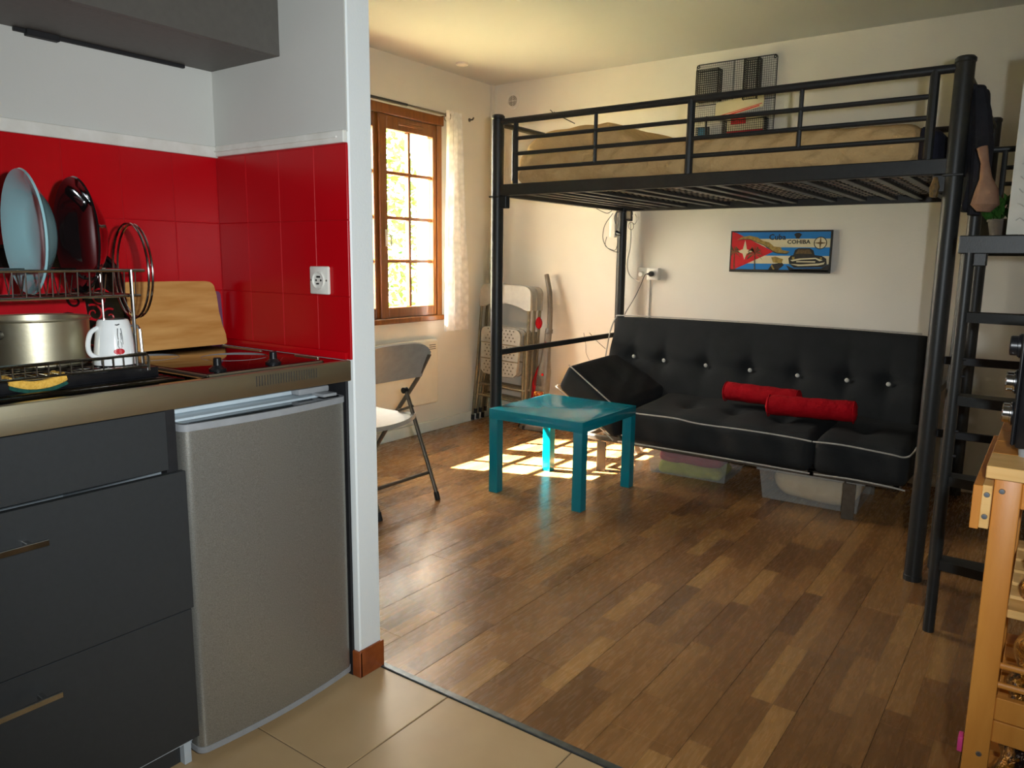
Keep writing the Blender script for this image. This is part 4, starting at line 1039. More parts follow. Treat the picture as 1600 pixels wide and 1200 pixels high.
art('dark_ground', [[(.40,.95),(.44,.80),(.54,.76),(.56,.82),(.50,.95)],[(.58,.82),(.66,.90),(.92,.88),(.985,.78),(.985,.96),(.62,.96)],R4(.015,.93,.985,.965)], M['dark_print'], 1)
ring = [(.895+.062*math.cos(a*PI/12), .30+.145*math.sin(a*PI/12)) for a in range(24)]
art('compass_dial', [ring], M['cream_print'], 2)
ro = [(.895+.062*math.cos(a*PI/12), .30+.145*math.sin(a*PI/12)) for a in range(25)]; ri = [(.895+.054*math.cos(a*PI/12), .30+.127*math.sin(a*PI/12)) for a in range(25)]
art('compass_ring', [[ro[k], ro[k+1], ri[k+1], ri[k]] for k in range(24)], M['dark_print'], 3)
cr_ = []
for k in range(4):
    a = k*PI/2; cr_.append([(.895+.06*math.cos(a),.30+.17*math.sin(a)),(.895+.012*math.cos(a+.8),.30+.03*math.sin(a+.8)),(.895,.30),(.895+.012*math.cos(a-.8),.30+.03*math.sin(a-.8))])
art('compass_needle', cr_, M['brown_print'], 4)
art('head_silhouette', [[(.64,.10),(.66,.065),(.69,.06),(.715,.10),(.70,.16),(.69,.20),(.66,.19),(.655,.15)]], M['dark_print'], 2)
def text(s, x, z, size, y, mt_, par, name='lettering', bold=0.0, sx_=1.0, root=None):
    cu_ = bpy.data.curves.new('t','FONT'); cu_.body = s; cu_.size = size; cu_.extrude = .0003; cu_.offset = bold; cu_.resolution_u = 2
    o = bpy.data.objects.new('t', cu_); C.objects.link(o); bpy.context.view_layer.update()
    dg = bpy.context.evaluated_depsgraph_get(); me = bpy.data.meshes.new_from_object(o.evaluated_get(dg)); bpy.data.objects.remove(o)
    q = nb(); q.from_mesh(me)
    for v in q.verts: v.co = Vector((x+v.co.x*sx_, y-v.co.z, z+v.co.y))
    return build(name, q, mt_, par, False)
text('Cuba', cx0+.584*.395, cz1-.244*.22, .046, YS-.0246, M['dark_print'], bd_, bold=.0008)
text('COHIBA', cx0+.584*.578, cz1-.244*.315, .031, YS-.0246, M['dark_print'], bd_, bold=.0008, sx_=1.12)

# ---------------------------------------------------------------- wire grid organiser above the bed
wg = thing('wire_wall_grid', 'black wire grid organiser on the wall above the bed', 'wall organiser', (-1.69, YS, 2.17))
wx0, wx1, wz0, wz1 = -1.932, -1.449, 1.845, 2.372
q = nb(); yy = YS-.012
tube(q, [(wx0+.01,yy,wz0),(wx1-.01,yy,wz0),(wx1,yy,wz0+.01),(wx1,yy,wz1-.01),(wx1-.01,yy,wz1),(wx0+.01,yy,wz1),(wx0,yy,wz1-.01),(wx0,yy,wz0+.01)], .0028, 6, True)
tube(q, [(wx0,yy,2.135),(wx1,yy,2.135)], .002, 6); tube(q, [((wx0+wx1)/2-.01,yy,wz0),((wx0+wx1)/2-.01,yy,wz1)], .002, 6)
for cxx in (wx0+.012, wx1-.012): tube(q, [(cxx+.007*math.cos(a*PI/6),yy-.003,wz1-.012+.007*math.sin(a*PI/6)) for a in range(12)], .0028, 6, True)
build('grid_frame', q, M['mesh_wire'], wg)
def grid(q, x0, x1, z0, z1, y_, st=.0115, r=.0006):
    k = x0
    while k < x1: box(q, k-r, k+r, y_-r, y_+r, z0, z1); k += st
    k = z0
    while k < z1: box(q, x0, x1, y_-r, y_+r, k-r, k+r); k += st
q = nb(); grid(q, wx0, wx1, wz0, wz1, yy, .0125, .0007); g_ = build('wire_mesh', q, M['mesh_wire'], wg, False); g_['kind'] = 'stuff'
def basket(x0, x1, z0, z1, d, name='wire_basket', lab=''):
    t = thing(name, lab, 'basket', ((x0+x1)/2, yy, z0), 0, 'wire baskets on the wall grid')
    q = nb()
    for y_ in (yy-.006, yy-d): tube(q, [(x0,y_,z0),(x1,y_,z0),(x1,y_,z1),(x0,y_,z1)], .0028, 6, True)
    for xx in (x0,x1):
        for zz in (z0,z1): tube(q, [(xx,yy-.006,zz),(xx,yy-d,zz)], .0024, 6)
    build('basket_frame', q, M['mesh_wire'], t)
    q = nb(); grid(q, x0, x1, z0, z1, yy-d, .0125, .0010); grid(q, x0, x1, z0, z1, yy-.007, .0125, .0010)
    k = z0
    while k < z1:
        for xx in (x0,x1): box(q, xx-.001, xx+.001, yy-d, yy-.006, k-.001, k+.001)
        k += .0125
    k = yy-.01
    while k > yy-d:
        for xx in (x0,x1): box(q, xx-.0008, xx+.0008, k-.0008, k+.0008, z0, z1)
        for zz in (z0,z1): box(q, x0, x1, k-.0008, k+.0008, zz-.0008, zz+.0008)
        k -= .0125
    g_ = build('basket_mesh', q, M['mesh_wire'], t, False); g_['kind'] = 'stuff'
basket(-1.905,-1.77,2.15,2.325,.07, lab='wire basket hooked upper left on the wall grid')
basket(-1.615,-1.535,2.13,2.355,.07, lab='taller wire basket hooked upper right on the wall grid')
basket(-1.725,-1.475,1.945,2.02,.07, lab='low wide wire basket holding papers on the wall grid')
basket(-1.90,-1.84,1.90,2.0,.05, lab='small wire basket holding a blue card lower left on the wall grid')
def sheet(name, pts, y_, th, mt_, label, cat, extra=()):
    q = nb(); prism(q, pts, lambda a,b,h: Vector((a, y_-h, b)), th); t = thing(name, label, cat, (pts[0][0], y_, pts[0][1]))
    a = build('pages', q, mt_, t, False)
    for nm, pp, m_ in extra:
        q = nb(); prism(q, pp, lambda a,b,h: Vector((a, y_-th-h, b)), .0006); build(nm, q, m_, a, False)
sheet('papers', [(-1.785,2.035),(-1.50,2.085),(-1.495,2.12),(-1.50,2.16),(-1.78,2.13)], yy-.045, .006, M['cream_print'], 'white printed papers with red lines sticking out of the wide basket', 'papers',
      (('red_line', [(-1.785,2.035),(-1.52,2.088),(-1.52,2.094),(-1.785,2.043)], M['red_print']),('red_line', [(-1.76,2.052),(-1.505,2.10),(-1.505,2.104),(-1.76,2.056)], M['red_print'])))
sheet('red_booklet', [(-1.71,1.95),(-1.495,1.952),(-1.495,2.03),(-1.71,2.05)], yy-.03, .008, M['cream_print'], 'cream booklet with red lower edge inside the wide basket', 'booklet',
      (('red_border', [(-1.71,1.95),(-1.495,1.952),(-1.495,1.964),(-1.71,1.962)], M['red_print']),('red_panel', [(-1.69,2.0),(-1.60,2.0),(-1.60,2.04),(-1.69,2.045)], M['red_print'])))
sheet('blue_card', [(-1.893,1.905),(-1.848,1.905),(-1.845,1.995),(-1.89,2.0)], yy-.03, .004, M['teal_print'], 'blue card standing in the small basket', 'card',
      (('white_line', [(-1.89,1.93),(-1.85,1.935),(-1.85,1.942),(-1.89,1.937)], M['cream_print']),))
q = nb(); tube(q, [(-1.838,yy-.05,1.91),(-1.838,yy-.045,2.06)], .006, 8); tube(q, [(-1.818,yy-.05,1.91),(-1.822,yy-.045,2.0)], .005, 8)
tag(build('black_pens', q, M['black_plastic'], None), 'black pens standing beside the blue card on the grid', 'pen')
q = nb(); tube(q, [at(860,172,4.589), at(866,178,4.50), at(880,184,4.46), at(898,193,4.44)], .0035, 6); lathe(q, [(0,-.008),(.008,0),(0,.008)], tuple(at(866,176,4.46)), 10)
tag(build('metal_hook', q, M['bed_metal'], None), 'thin dark metal arm behind the pillow at the wall side of the bed', 'hook')

# ================================================================ KITCHENETTE
# wall cabinet
wc = thing('wall_cabinet', 'grey taupe wall cabinet above the red splashback', 'cabinet', (KX, .8, 1.737))
q = nb(); box(q, KX, -1.813, .2, KY, 1.737, 2.40, .001, 1); build('cabinet_body', q, M['taupe_board'], wc)
for a, b in ((.2,.797),(.80,KY-.001)):
    q = nb(); box(q, -1.812, -1.791, a, b, 1.737, 2.40, .0015, 1); build('door', q, M['taupe_board'], wc)
q = nb(); box(q, KX, KX+.012, .86, 1.30, 1.728, 1.737, .001, 1); box(q, KX+.001, KX+.02, .885, .96, 1.722, 1.737, .001, 1); build('mounting_rail', q, M['dark_edge'], wc)
hd = thing('range_hood', 'dark cabinet corner at the top left edge of the kitchen', 'hood', (-1.9, .4, 1.70))
q = nb(); box(q, KX+.04, -1.80, -.25, .198, 1.70, 2.40, .002, 1); build('hood_body', q, M['dark_edge'], hd)

# base cabinet with drawers
bc = thing('base_cabinet', 'charcoal drawer cabinet under the sink left of the fridge', 'cabinet', (-1.8, .6, 0))
q = nb()
box(q, KX+.01, -1.566, .875, .893, .06, .868, .001, 1); box(q, KX+.01, -1.566, .285, .303, .06, .868, .001, 1)
box(q, KX+.01, -1.566, .303, .875, .06, .078, .001, 1); box(q, KX+.01, KX+.018, .303, .875, .078, .868, .001, 1)
build('carcass', q, M['carcass'], bc)
q = nb(); box(q, -1.564, -1.546, .29, .866, .735, .866, .001, 1); build('front_panel', q, M['charcoal_board'], bc)
q = nb(); box(q, -1.58, -1.556, .867, .893, .70, .868, .001, 1); build('end_strip', q, M['dark_edge'], bc)
def handle(z, par):
    q = nb(); y0, y1 = .37, .598
    box(q, -1.512, -1.504, y0, y1, z-.006, z+.006, .001, 1)
    for y in (y0+.02, y1-.03): box(q, -1.536, -1.511, y-.005, y+.005, z-.005, z+.005, .001, 1)
    build('handle', q, M['chrome'], par)
for z0, z1, y1, xf, hz in ((.405,.728,.898,-1.535,.660),(.082,.402,.894,-1.538,.347)):
    q = nb(); box(q, xf-.018, xf, .287, y1, z0, z1, .001, 1); d_ = build('drawer', q, M['charcoal_board'], bc); handle(hz, d_)
q = nb(); box(q, -1.61, -1.594, .285, .885, 0, .062, .001, 1); build('plinth', q, M['charcoal_board'], bc)
q = nb(); box(q, -1.60, -1.575, .875, .893, 0, .062, .001, 1); build('foot', q, M['carcass'], bc)
b2 = thing('base_cabinet', 'charcoal cabinet at the far left end of the kitchen run', 'cabinet', (-1.8, 0, 0))
q = nb(); box(q, KX+.01, -1.566, -.32, .283, .06, .868, .001, 1); build('carcass', q, M['carcass'], b2)
q = nb(); box(q, -1.564, -1.546, -.318, .282, .065, .866, .001, 1); build('door', q, M['charcoal_board'], b2)

# fridge
fr = thing('small_fridge', 'small silver undercounter fridge with a curved door', 'fridge', (-1.8, 1.14, 0))
FY0, FY1 = .903, 1.380
q = nb(); box(q, KX+.03, -1.600, FY0, FY1, .015, .832, .004, 2); build('fridge_body', q, M['fridge_white'], fr)
q = nb(); box(q, KX+.03, -1.640, FY0-.002, FY1+.002, .835, .852, .003, 2); build('top_panel', q, M['fridge_white'], fr)
def door_poly(ins):
    pts = []
    y0, y1 = FY0+.002+ins, FY1+.004-ins; n = 16; r = .022
    pts.append((-1.592, y0)); 
    for k in range(6): a = k/5*PI/2; pts.append((-1.549-r+r*math.sin(a)-ins, y0+r-r*math.cos(a)))
    for k in range(1, n): t = k/n; pts.append((-1.549-ins+.016*max(0, math.sin(PI*t))**.9, y0+r+(y1-y0-2*r)*t))
    for k in range(6): a = PI/2-k/5*PI/2; pts.append((-1.549-r+r*math.sin(a)-ins, y1-r+r*math.cos(a)))
    pts.append((-1.592, y1))
    return pts
q = nb(); prism(q, door_poly(0), lambda a,b,h: Vector((a,b,.034+h)), .780); dr = build('door', q, M['silver_door'], fr, True, 25)
q = nb(); prism(q, door_poly(-.0015), lambda a,b,h: Vector((a,b,.811+h)), .016); build('top_cap', q, M['silver_cap'], dr)
q = nb(); prism(q, door_poly(-.0015), lambda a,b,h: Vector((a,b,.020+h)), .015); build('bottom_cap', q, M['silver_cap'], dr)
q = nb(); prism(q, door_poly(.007), lambda a,b,h: Vector((a,b,.8265+h)), .0012); build('cap_recess', q, M['black_glass'], dr)
q = nb(); box(q, -1.599, -1.593, FY0+.006, FY1-.004, .04, .825); build('door_seal', q, M['silver_cap'], fr)
q = nb(); box(q, -1.615, -1.565, 1.318, 1.365, .829, .838, .003, 2); box(q, -1.64, -1.605, 1.27, 1.372, .836, .853, .004, 2); build('hinge_cover', q, M['silver_cap'], fr)
q = nb(); 
for y_ in (.94,1.35): lathe(q, [(0,0),(.018,0),(.018,.016),(0,.016)], (-1.66,y_,0), 12)
build('foot', q, M['rubber'], fr)
q = nb(); box(q, KX+.01, -1.552, 1.3855, 1.394, 0, .868, .001, 1)
tag(build('filler_board', q, M['dark_edge'], None), 'narrow black board between the fridge and the partition wall', 'board')

# steel worktop
wt = thing('steel_worktop', 'stainless steel sink worktop with a slotted front edge', 'worktop', (-1.8, .6, .871))
CX = -1.528; CT = .927
q = nb(); box(q, CX-.016, CX, -.3, KY-.011, .871, CT, .003, 2); fe = build('front_edge', q, M['steel'], wt)
q = nb()
# top sheet around a cut-out for the hob and the drainer
for a, b, c, d, z in ((KX+.009,CX-.015,-.3,.28,CT),(KX+.009,CX-.015,.955,.972,CT),(KX+.009,CX-.015,1.318,KY-.021,CT),(KX+.009,-2.06,.28,.955,CT),(-1.553,CX-.015,.28,1.318,CT),(-2.06,-1.553,.28,.955,CT-.006),(KX+.009,-2.085,.972,1.318,CT),(-2.085,-1.553,.972,1.318,CT-.004)):
    box(q, a, b, c, d, z-.012, z-.0005, .0, 1)
build('top_sheet', q, M['steel_dark'], wt)
q = nb()
for k in range(9):
    x_ = -1.592-.03*k
    tube(q, [(x_,.40,CT-.006),(x_,.42,CT-.002),(x_,.92,CT-.002),(x_,.94,CT-.006)], .0045, 8)
build('drainer_rib', q, M['steel_dark'], wt)
q = nb()
for k in range(24):
    y_ = 1.086+k*.0078
    box(q, CX-.002, CX+.0006, y_-.0016, y_+.0016, .893, .919, .001, 1)
build('vent_slot', q, M['dark_edge'], fe)
hob = thing('glass_hob', 'black glass hob with two knobs set in the worktop', 'hob', (-1.82, 1.14, CT))
q = nb(); box(q, -2.078, -1.560, .980, 1.308, CT-.002, CT+.006, .002, 2); hg = build('glass_plate', q, M['black_glass'], hob)
q = nb()
for a, b, c, d in ((-2.083,-1.555,.975,.981),(-2.083,-1.555,1.307,1.313),(-2.083,-2.077,.975,1.313),(-1.561,-1.555,.975,1.313)): box(q, a, b, c, d, CT-.001, CT+.004, .001, 1)
build('steel_trim', q, M['steel'], hob)
for y_ in (1.022, 1.178):
    kn = nb(); lathe(kn, [(0,0),(.019,0),(.020,.006),(.013,.011),(.0095,.014),(.009,.030),(.007,.032),(0,.032)], (-1.585,y_,CT+.006), 24); k_ = build('knob', kn, M['black_plastic'], hob)
for c_, r_ in (((-1.93,1.05),.07),((-1.78,1.20),.085)):
    q = nb(); tube(q, [(c_[0]+r_*math.cos(a*PI/20), c_[1]+r_*math.sin(a*PI/20), CT+.0061) for a in range(40)], .0006, 4, True); build('burner_ring', q, M['silver_cap'], hob)
q = nb(); box(q, -2.05, -1.86, 1.338, 1.346, CT-.0005, CT+.004, .001, 1); box(q, -1.72, -1.62, 1.348, 1.354, CT-.0005, CT+.004, .001, 1)
tag(build('hob_clip', q, M['steel'], None), 'thin steel clips on the worktop along the partition side of the hob', 'clip')

# cutting boards
def leaned(poly, y_to, xb, zb, xt, zt, th):
    d = Vector((xt-xb,0,zt-zb)); L_ = d.length; d.normalize(); n_ = Vector((d.z,0,-d.x))
    return lambda a,b,h: Vector((xb,a,zb)) + d*b + n_*h
def round_rect(a0, a1, b0, b1, r, n=6):
    out = []
    for cx_, cy_, s in ((a1-r,b1-r,0),(a0+r,b1-r,PI/2),(a0+r,b0+r,PI),(a1-r,b0+r,PI*1.5)):
        for k in range(n+1): a = s+k/n*PI/2; out.append((cx_+r*math.cos(a), cy_+r*math.sin(a)))
    return out
q = nb(); poly = [(1.050,0),(1.352,0),(1.358,.004),(1.355,.03),(1.347,.06),(1.341,.10),(1.340,.15),(1.337,.178),(1.328,.188),(1.31,.192),(1.20,.193),(1.07,.193),(1.055,.186),(1.052,.17),(1.048,.12),(1.046,.06)]
f0 = leaned(poly,0,-2.060,CT+.006,-2.084,CT+.198,.015); prism(q, poly, f0, .015)
es = [e for e in q.edges]
bmesh.ops.bevel(q, geom=es, offset=.0025, segments=2, affect='EDGES')
tag(build('cutting_board', q, M['board_wood'], None, True, 50), 'pale wooden cutting board leaning against the red tiles', 'cutting board')
q = nb(); poly = round_rect(1.10,1.372,0,.165,.012); prism(q, poly, leaned(poly,0,-2.086,CT+.001,-2.098,CT+.17,.006), .005)
tag(build('purple_board', q, M['purple_plastic'], None), 'purple plastic board behind the wooden cutting board', 'cutting board')

# drip tray and rack
tr_ = nb(); box(tr_, -1.955, -1.632, .25, .905, CT+.0, CT+.006, .002, 1)
for a, b, c, d in ((-1.955,-1.945,.25,.905),(-1.642,-1.632,.25,.905),(-1.945,-1.642,.25,.26),(-1.945,-1.642,.895,.905)): box(tr_, a, b, c, d, CT, CT+.026, .003, 2)
tag(build('drip_tray', tr_, M['black_plastic'], None), 'black plastic drip tray under the dish rack', 'tray')
rk = thing('dish_rack', 'two tier chrome wire dish rack on the worktop', 'dish rack', (-1.78, .6, CT+.02))
RX0, RX1, RY0, RY1 = -1.93, -1.622, .27, .872
ZL, ZU = .958, 1.112
q = nb(); tube(q, [(RX0,RY0,ZL+.026),(RX1,RY0,ZL+.026),(RX1,RY1,ZL+.026),(RX0,RY1,ZL+.026)], .0032, 8, True); tube(q, [(RX0,RY0,ZL),(RX1,RY0,ZL),(RX1,RY1,ZL),(RX0,RY1,ZL)], .0026, 8, True); build('lower_rim', q, M['chrome'], rk)
q = nb(); y = RY0+.015
while y < RY1:
    tube(q, [(RX0,y,ZL+.026),(RX0,y,ZL),(RX1,y,ZL),(RX1,y,ZL+.026)], .0016, 5); y += .0215
x = RX0+.02
while x < RX1:
    tube(q, [(x,RY0,ZL+.026),(x,RY0,ZL),(x,RY1,ZL),(x,RY1,ZL+.026)], .0016, 5); x += .03
g_ = build('lower_basket', q, M['chrome'], rk)
UX0, UX1, UY1 = -1.80, -1.632, .886
q = nb(); tube(q, [(UX0,RY0,1.166),(UX1,RY0,1.166),(UX1,UY1,1.166),(UX0,UY1,1.166)], .0032, 8, True); tube(q, [(UX0+.01,RY0,ZU),(UX1-.004,RY0,ZU),(UX1-.004,UY1-.01,ZU),(UX0+.01,UY1-.01,ZU)], .0028, 8, True); build('upper_rim', q, M['chrome'], rk)
q = nb(); y = RY0+.02
while y < UY1:
    tube(q, [(UX0,y,1.166),(UX0+.02,y,ZU),(UX1-.004,y,ZU),(UX1,y,1.166)], .0016, 5)
    tube(q, [(UX0+.05,y-.012,ZU),(UX0+.04,y,1.155)], .0014, 5); y += .024
build('upper_basket', q, M['chrome'], rk)
for x_, y_ in ((-1.628,.855),(-1.665,.872),(-1.628,.29),(-1.797,.29),(-1.797,.872)):
    q = nb(); tube(q, [(x_,y_,ZL),(x_,y_,1.168)], .003, 8); build('post', q, M['chrome'], rk)
q = nb(); tube(q, [(RX1,.80,ZL+.026),(RX1,.872,ZL+.028),(RX1+.002,.876,ZL+.02),(RX1+.002,.876,ZL-.01)], .0034, 8)
tube(q, [(-1.70,.866,1.046),(-1.655,.874,1.044),(-1.640,.872,1.038),(-1.634,.872,ZL)], .0034, 8); build('end_loop', q, M['chrome'], rk)
cc = Vector((-1.745,.915,1.163))
for dy, r_ in ((0,.108),(.010,.106)):
    q = nb(); tube(q, [cc+Vector((r_*.97*math.cos(a*PI/20), dy-r_*.13*math.cos(a*PI/20), r_*math.sin(a*PI/20))) for a in range(40)], .0026, 8, True); build('plate_hoop', q, M['chrome'], rk)

# crockery in the rack
def plate(name, label, c, r, depth, mt_, tilt, yaw, group='plates standing in the upper rack', extra=None):
    t = thing(name, label, 'plate', c, 0, group)
    Mx = Matrix.Translation(c) @ Matrix.Rotation(yaw,4,'Z') @ Matrix.Rotation(PI/2+tilt,4,'X')
    # local +z of the lathe points to -y : the hollow side
    prof = [(0,-.004),(r*.45,-.004),(r*.50,-.002),(r*.62,.006),(r*.86,depth*.75),(r*.97,depth),(r,depth+.002),(r*.985,depth+.006),(r*.85,depth*.8+.006),(r*.62,.013),(r*.5,.004),(0,.004)]
    q = nb(); lathe(q, prof, (0,0,0), 48, Mx); b_ = build('dish', q, mt_, t)
    return t, Mx, b_
plate('teal_plate', 'pale teal deep plate standing in the upper rack', (-1.735,.735,1.244), .128, .036, M['teal_glaze'], .02, -.08)
plate('black_plate', 'glossy black deep plate standing in the upper rack', (-1.735,.838,1.240), .125, .036, M['black_glaze'], .02, -.09)
# black rimmed tray with red swirls leaning behind the rack
tp_ = thing('swirl_tray', 'black rimmed tray with red centre and swirls leaning behind the dish rack', 'tray', (-2.03,.85,CT))
def lt(a, b, h):
    xb, zb, xt, zt = -2.015, CT+.007, -2.075, 1.212
    d = Vector((xt-xb,0,zt-zb)).normalized(); n_ = Vector((d.z,0,-d.x)); return Vector((xb,a,zb)) + d*b + n_*h
q = nb(); prism(q, round_rect(.60,1.046,0,.285,.085,10), lambda a,b,h: lt(a,b,h), .008); td = build('tray_board', q, M['black_glaze'], tp_)
q = nb(); rr_ = round_rect(.60,1.046,0,.285,.085,10); tube(q, [lt(a,b,.010) for a,b in rr_], .006, 8, True); build('tray_rim', q, M['black_glaze'], td)
q = nb(); prism(q, round_rect(.625,.945,.02,.235,.05,8), lambda a,b,h: lt(a,b,.0082+h), .0006); build('red_centre', q, M['red_enamel'], td)
def swirl(q, cy_, cz_, r0, turns, a0, s=1, w_=.0030):
    pts = []
    for k in range(26):
        t_ = k/25; a = a0+s*turns*2*PI*t_; r_ = r0*(1-t_)**.8+.002
        pts.append(lt(cy_+r_*math.cos(a), cz_+r_*math.sin(a), .0092))
    tube(q, pts, [w_*(1-k/25*.5) for k in range(26)], 6)
q = nb()
for sp in ((.985,.155,.026,1.3,0,1),(.962,.115,.022,1.3,2,-1),(1.000,.105,.020,1.2,1,1),(.975,.065,.024,1.3,3,-1),(.955,.19,.018,1.1,4,1),(.93,.215,.016,1.1,1,-1),(1.0,.05,.016,1.2,2,1)): swirl(q, *sp)
tube(q, [lt(.93+.011*k, .10-.0011*k*k+.012*k*.2, .0092) for k in range(9)], .0025, 6)
build('red_swirls', q, M['red_enamel'], td)
q = nb()
for sp in ((.92,.15,.022,1.3,0,1,.0045),(.90,.09,.026,1.3,2,-1,.005),(.925,.06,.02,1.2,4,1,.005)): swirl(q, *sp)
build('black_swirls', q, M['black_glaze'], td)
# saucepan
sp_ = thing('saucepan', 'stainless steel saucepan on the lower tier of the rack', 'saucepan', (-1.78,.71,ZL+.003))
q = nb(); c_ = (-1.80,.725,ZL+.003)
lathe(q, [(0,0),(.095,0),(.104,.006),(.105,.098),(.109,.101),(.108,.104),(.103,.101),(.101,.01),(0,.006)], c_, 56); build('pan_body', q, M['steel'], sp_)
q = nb(); tube(q, [(-1.735,.632,ZL+.078),(-1.72,.61,ZL+.076),(-1.69,.50,ZL+.07),(-1.68,.45,ZL+.068)], [.010,.012,.013,.010], 12); build('handle', q, M['black_plastic'], sp_)
# mug upside down
mg_ = thing('white_mug', 'white mug with a red apple turned upside down in the rack', 'mug', (-1.685,.836,ZL+.003))
mc = (-1.683,.836,ZL+.004)
q = nb(); lathe(q, [(.0415,0),(.044,.0),(.043,.02),(.036,.075),(.032,.094),(.029,.098),(.0,.098)], mc, 40); mb = build('cup', q, M['white_glaze'], mg_)
q = nb(); tube(q, cable([(-1.683+.012,.836-.041,ZL+.02),(-1.676,.780,ZL+.03),(-1.676,.776,ZL+.05),(-1.68,.785,ZL+.075),(-1.683,.802,ZL+.085)],0), .005, 8); build('handle', q, M['white_glaze'], mg_)
def on_mug(a, z, off=.0006):
    r_ = .0435 - .0007 - (z/.095)*.0115
    return Vector((mc[0]+(r_+off+.0008)*math.cos(a), mc[1]+(r_+off+.0008)*math.sin(a), mc[2]+z))
q = nb(); A0 = -.26
for dx in (-.055,.055):
    ce = on_mug(A0+dx, .030); n_ = Vector((math.cos(A0+dx),math.sin(A0+dx),.1)).normalized()
    lathe(q, [(0,0),(.0072,0),(.0064,.0012),(0,.0015)], (0,0,0), 14, Matrix.Translation(ce) @ n_.to_track_quat('Z','Y').to_matrix().to_4x4() @ Matrix.Scale(1.25,4,(1,0,0)))
build('apple', q, M['red_enamel'], mb)
q = nb()
for pts in ([(-.10,.088),(.0,.087),(.16,.089)],[(.02,.080),(-.02,.066),(.0,.056),(.1,.05),(.17,.058),(.16,.07)],[(.0,.054),(-.04,.042),(.06,.034),(.16,.040),(.14,.050)],[(.03,.034),(.0,.028)],[(.2,.08),(.24,.06),(.22,.045)]):
    tube(q, [on_mug(A0+a, z) for a, z in pts], .0013, 5)
build('line_drawing', q, M['ink'], mb)
# sponge
sg = thing('kitchen_sponge', 'curved yellow and green sponge on the worktop edge', 'sponge', (-1.61,.655,CT))
def sponge_part(z0, z1, mt_, nm):
    q = nb()
    def f(p,t):
        u = t[0]*2-1; p.z += .013*u*u + (.004*math.sin(p.x*300)*(t[2]-.5) if t[2]>.5 else 0); return p
    cushion(q, [(-1.628,.600,z0),(-1.620,.708,z0),(-1.688,.606,z0),(-1.680,.708,z0),(-1.628,.602,z1),(-1.622,.704,z1),(-1.684,.606,z1),(-1.680,.704,z1)], (20,8,4), .25, 0, f); build(nm, q, mt_, sg, True, 60)
sponge_part(CT-.001, CT+.006, M['scour_green'], 'scouring_pad'); sponge_part(CT+.0062, CT+.023, M['sponge_yellow'], 'foam')

# ================================================================ TROLLEY at the right edge
tl = thing('wooden_trolley', 'varnished birch kitchen trolley at the right edge', 'trolley', (-.04, 1.55, 0))
def leg_at(x0, y0):
    q = nb(); box(q, x0, x0+.042, y0, y0+.042, 0, .828, .003, 2); return build('leg', q, M['birch'], tl)
L0 = leg_at(-.060, 1.552); leg_at(-.060, 1.972); leg_at(.50, 1.552); leg_at(.50, 1.972)
for z_ in (.805,.30,.21):
    q = nb(); lathe(q, [(0,0),(.0052,0),(.0042,.0022),(0,.0024)], (0,0,0), 14, Matrix.Translation((-.047 if z_>.7 else -.034,1.552,z_)) @ Matrix.Rotation(PI/2,4,'X')); build('screw', q, M['screw'], L0)
for k in range(4):   # top of glued staves
    y0 = 1.54+k*.12; q = nb(); box(q, -.0735, .57, y0+.0003, y0+.1197, .828, .8505, .0015, 1); build('top_stave', q, M['birch'] if k else M['birch_end'], tl)
for x0, x1 in ((-.0895,-.0755),(-.0755,-.0605)):
    q = nb(); box(q, x0, x1, 1.532, 2.02, .735 if x0 < -.08 else .738, .815 if x0 < -.08 else .817, .001, 1); rb_ = build('side_rail', q, M['birch_end'] if x0 > -.08 else M['birch'], tl)
    if x0 > -.08:
        for z_ in (.800,.760):
            q = nb(); lathe(q, [(0,0),(.0052,0),(.0042,.0022),(0,.0024)], (0,0,0), 14, Matrix.Translation((-.068,1.532,z_)) @ Matrix.Rotation(PI/2,4,'X')); build('screw', q, M['screw'], rb_)
q = nb(); box(q, -.018, .50, 1.562, 1.58, .775, .826, .0015, 1); build('apron', q, M['birch'], tl)
for k in range(6):
    y0 = 1.572+k*.075
    q = nb(); box(q, -.018, .50, y0, y0+.06, .568, .584, .0015, 1); build('shelf_slat', q, M['birch_end'], tl)
    q = nb(); box(q, -.018, .50, y0, y0+.06, .343, .358, .0015, 1); build('shelf_slat', q, M['birch'], tl)
q = nb(); box(q, -.018, .50, 1.556, 1.572, .374, .418, .0015, 1); build('shelf_rail', q, M['birch'], tl)
q = nb(); box(q, -.018, .50, 1.556, 1.572, .330, .372, .0015, 1); build('shelf_rail', q, M['birch'], tl)
for z_ in (.478,.440):
    q = nb(); tube(q, [(-.02,1.565,z_),(.50,1.565,z_)], .006, 10); build('dowel', q, M['birch'], tl)
for z_ in (.95,1.17): pass
for z0, z1 in ((.09,.12),):
    q = nb(); box(q, -.018, .50, 1.562, 1.58, z0, z1, .0015, 1); build('apron', q, M['birch'], tl)
    for k in range(6):
        y0 = 1.582+k*.072; q = nb(); box(q, -.05, .53, y0, y0+.055, z1, z1+.014, .0015, 1); build('shelf_slat', q, M['birch'], tl)
def packet(c, s, label, mt_, seed):
    q = nb(); r3 = random.Random(seed); x, y, z = c; a, b, d = s
    ph = r3.uniform(0,6)
    def f(p, t): return p + Vector((.006*math.sin(p.z*70+p.y*50+ph), .007*math.sin(p.x*80+p.z*60+ph*2), .006*math.sin(p.x*65+p.y*75+ph)))
    cushion(q, [(x,y,z),(x+a,y,z),(x,y+b,z),(x+a,y+b,z),(x+.01,y+.01,z+d),(x+a-.01,y+.01,z+d),(x+.01,y+b-.01,z+d),(x+a-.01,y+b-.01,z+d)], (12,12,10), .35, .004, f)
    tag(build('foil_packet', q, mt_, None, True, 70), label, 'packet', 'foil packets on the trolley shelves')
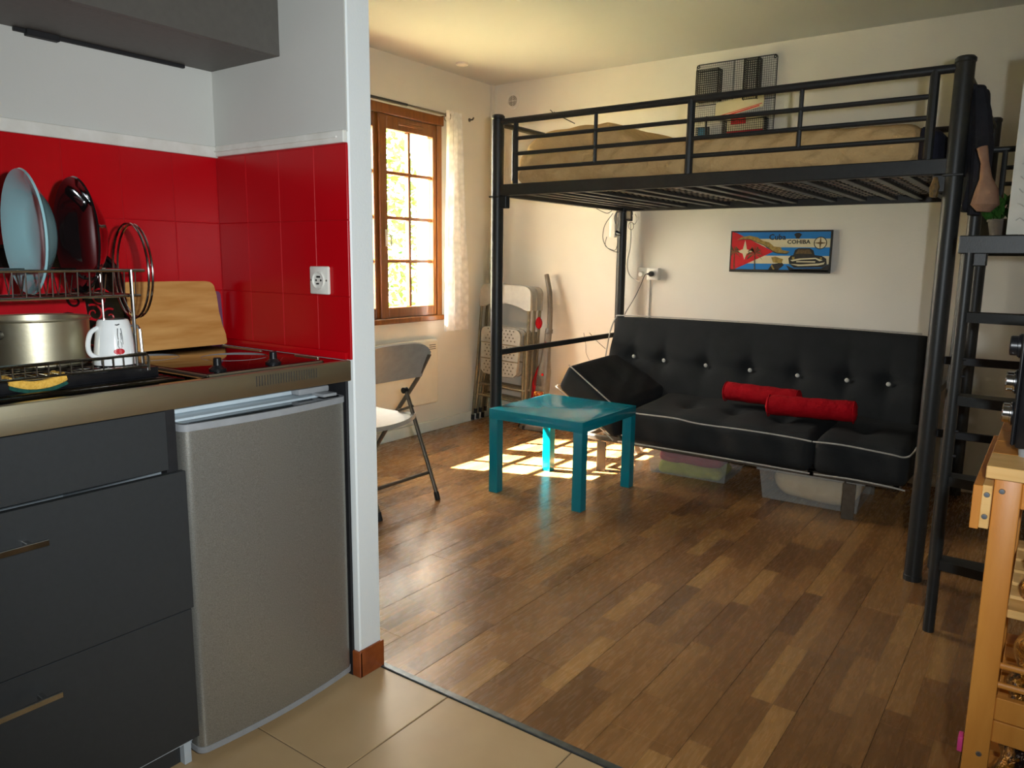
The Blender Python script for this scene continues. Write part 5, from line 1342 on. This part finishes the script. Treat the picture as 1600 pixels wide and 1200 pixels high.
packet((.0,1.585,.590),(.10,.12,.075), 'gold foil packet on the upper trolley shelf', M['gold_foil'], 1)
packet((-.005,1.585,.372),(.13,.14,.060), 'dark shiny packet behind the trolley dowels', M['foil'], 2)
packet((.0,1.59,.438),(.11,.12,.10), 'gold and brown packet above the dark shiny one behind the dowels', M['gold_foil'], 3)
packet((-.012,1.585,.138),(.14,.16,.17), 'large dark crinkled packet on the bottom trolley shelf', M['foil'], 4)
packet((-.012,1.578,.255) if False else (.135,1.585,.138),(.12,.15,.12), 'gold foil packet right of the large dark one on the bottom shelf', M['gold_foil'], 5)
q = nb(); box(q, -.0705, -.0605, 1.575, 1.60, .278, .308, .002, 2)
tag(build('pink_clip', q, M['pink'], None), 'small pink clip on the left side of the trolley leg', 'clip')
# mini oven on the trolley
ov = thing('mini_oven', 'black mini oven with silver knobs on the trolley', 'oven', (.1, 1.8, .8505))
q = nb(); box(q, -.040, .34, 1.64, 1.98, .866, 1.078, .006, 2); build('oven_body', q, M['black_plastic'], ov)
q = nb(); box(q, -.047, -.040, 1.645, 1.975, .870, 1.072, .003, 1); fp = build('front_panel', q, M['black_plastic'], ov)
q = nb(); box(q, -.0485, -.046, 1.74, 1.965, .885, 1.055, .002, 1); build('glass_door', q, M['black_glass'], ov)
for z_ in (1.062-.01,.985,.925):
    RR = Matrix.Translation((-.047,1.685,z_)) @ Matrix.Rotation(-PI/2,4,'Y')
    q = nb(); lathe(q, [(0,0),(.021,0),(.021,.006),(.0185,.007),(.0185,.017),(.017,.019),(0,.019)], (0,0,0), 28, RR); kb = build('knob', q, M['chrome'] if z_ < 1.04 else M['black_plastic'], fp)
    q = nb(); lathe(q, [(.019,0),(.023,0),(.023,.004),(.019,.004)], (0,0,0), 28, RR); build('knob_ring', q, M['black_plastic'], kb)
q = nb()
for x_, y_ in ((-.02,1.66),(.32,1.66),(-.02,1.96),(.32,1.96)): lathe(q, [(0,0),(.012,0),(.014,.0155),(0,.0155)], (x_,y_,.8505), 12)
build('foot', q, M['silver_cap'], ov)
bw = thing('beige_bowl', 'small beige bowl standing on top of the mini oven', 'bowl', (-.02,1.70,1.078))
q = nb(); lathe(q, [(0,0),(.016,0),(.018,.003),(.036,.030),(.036,.033),(.033,.033),(.016,.006),(0,.005)], (-.012,1.70,1.0785), 28); build('bowl_body', q, M['skin_cloth'], bw)
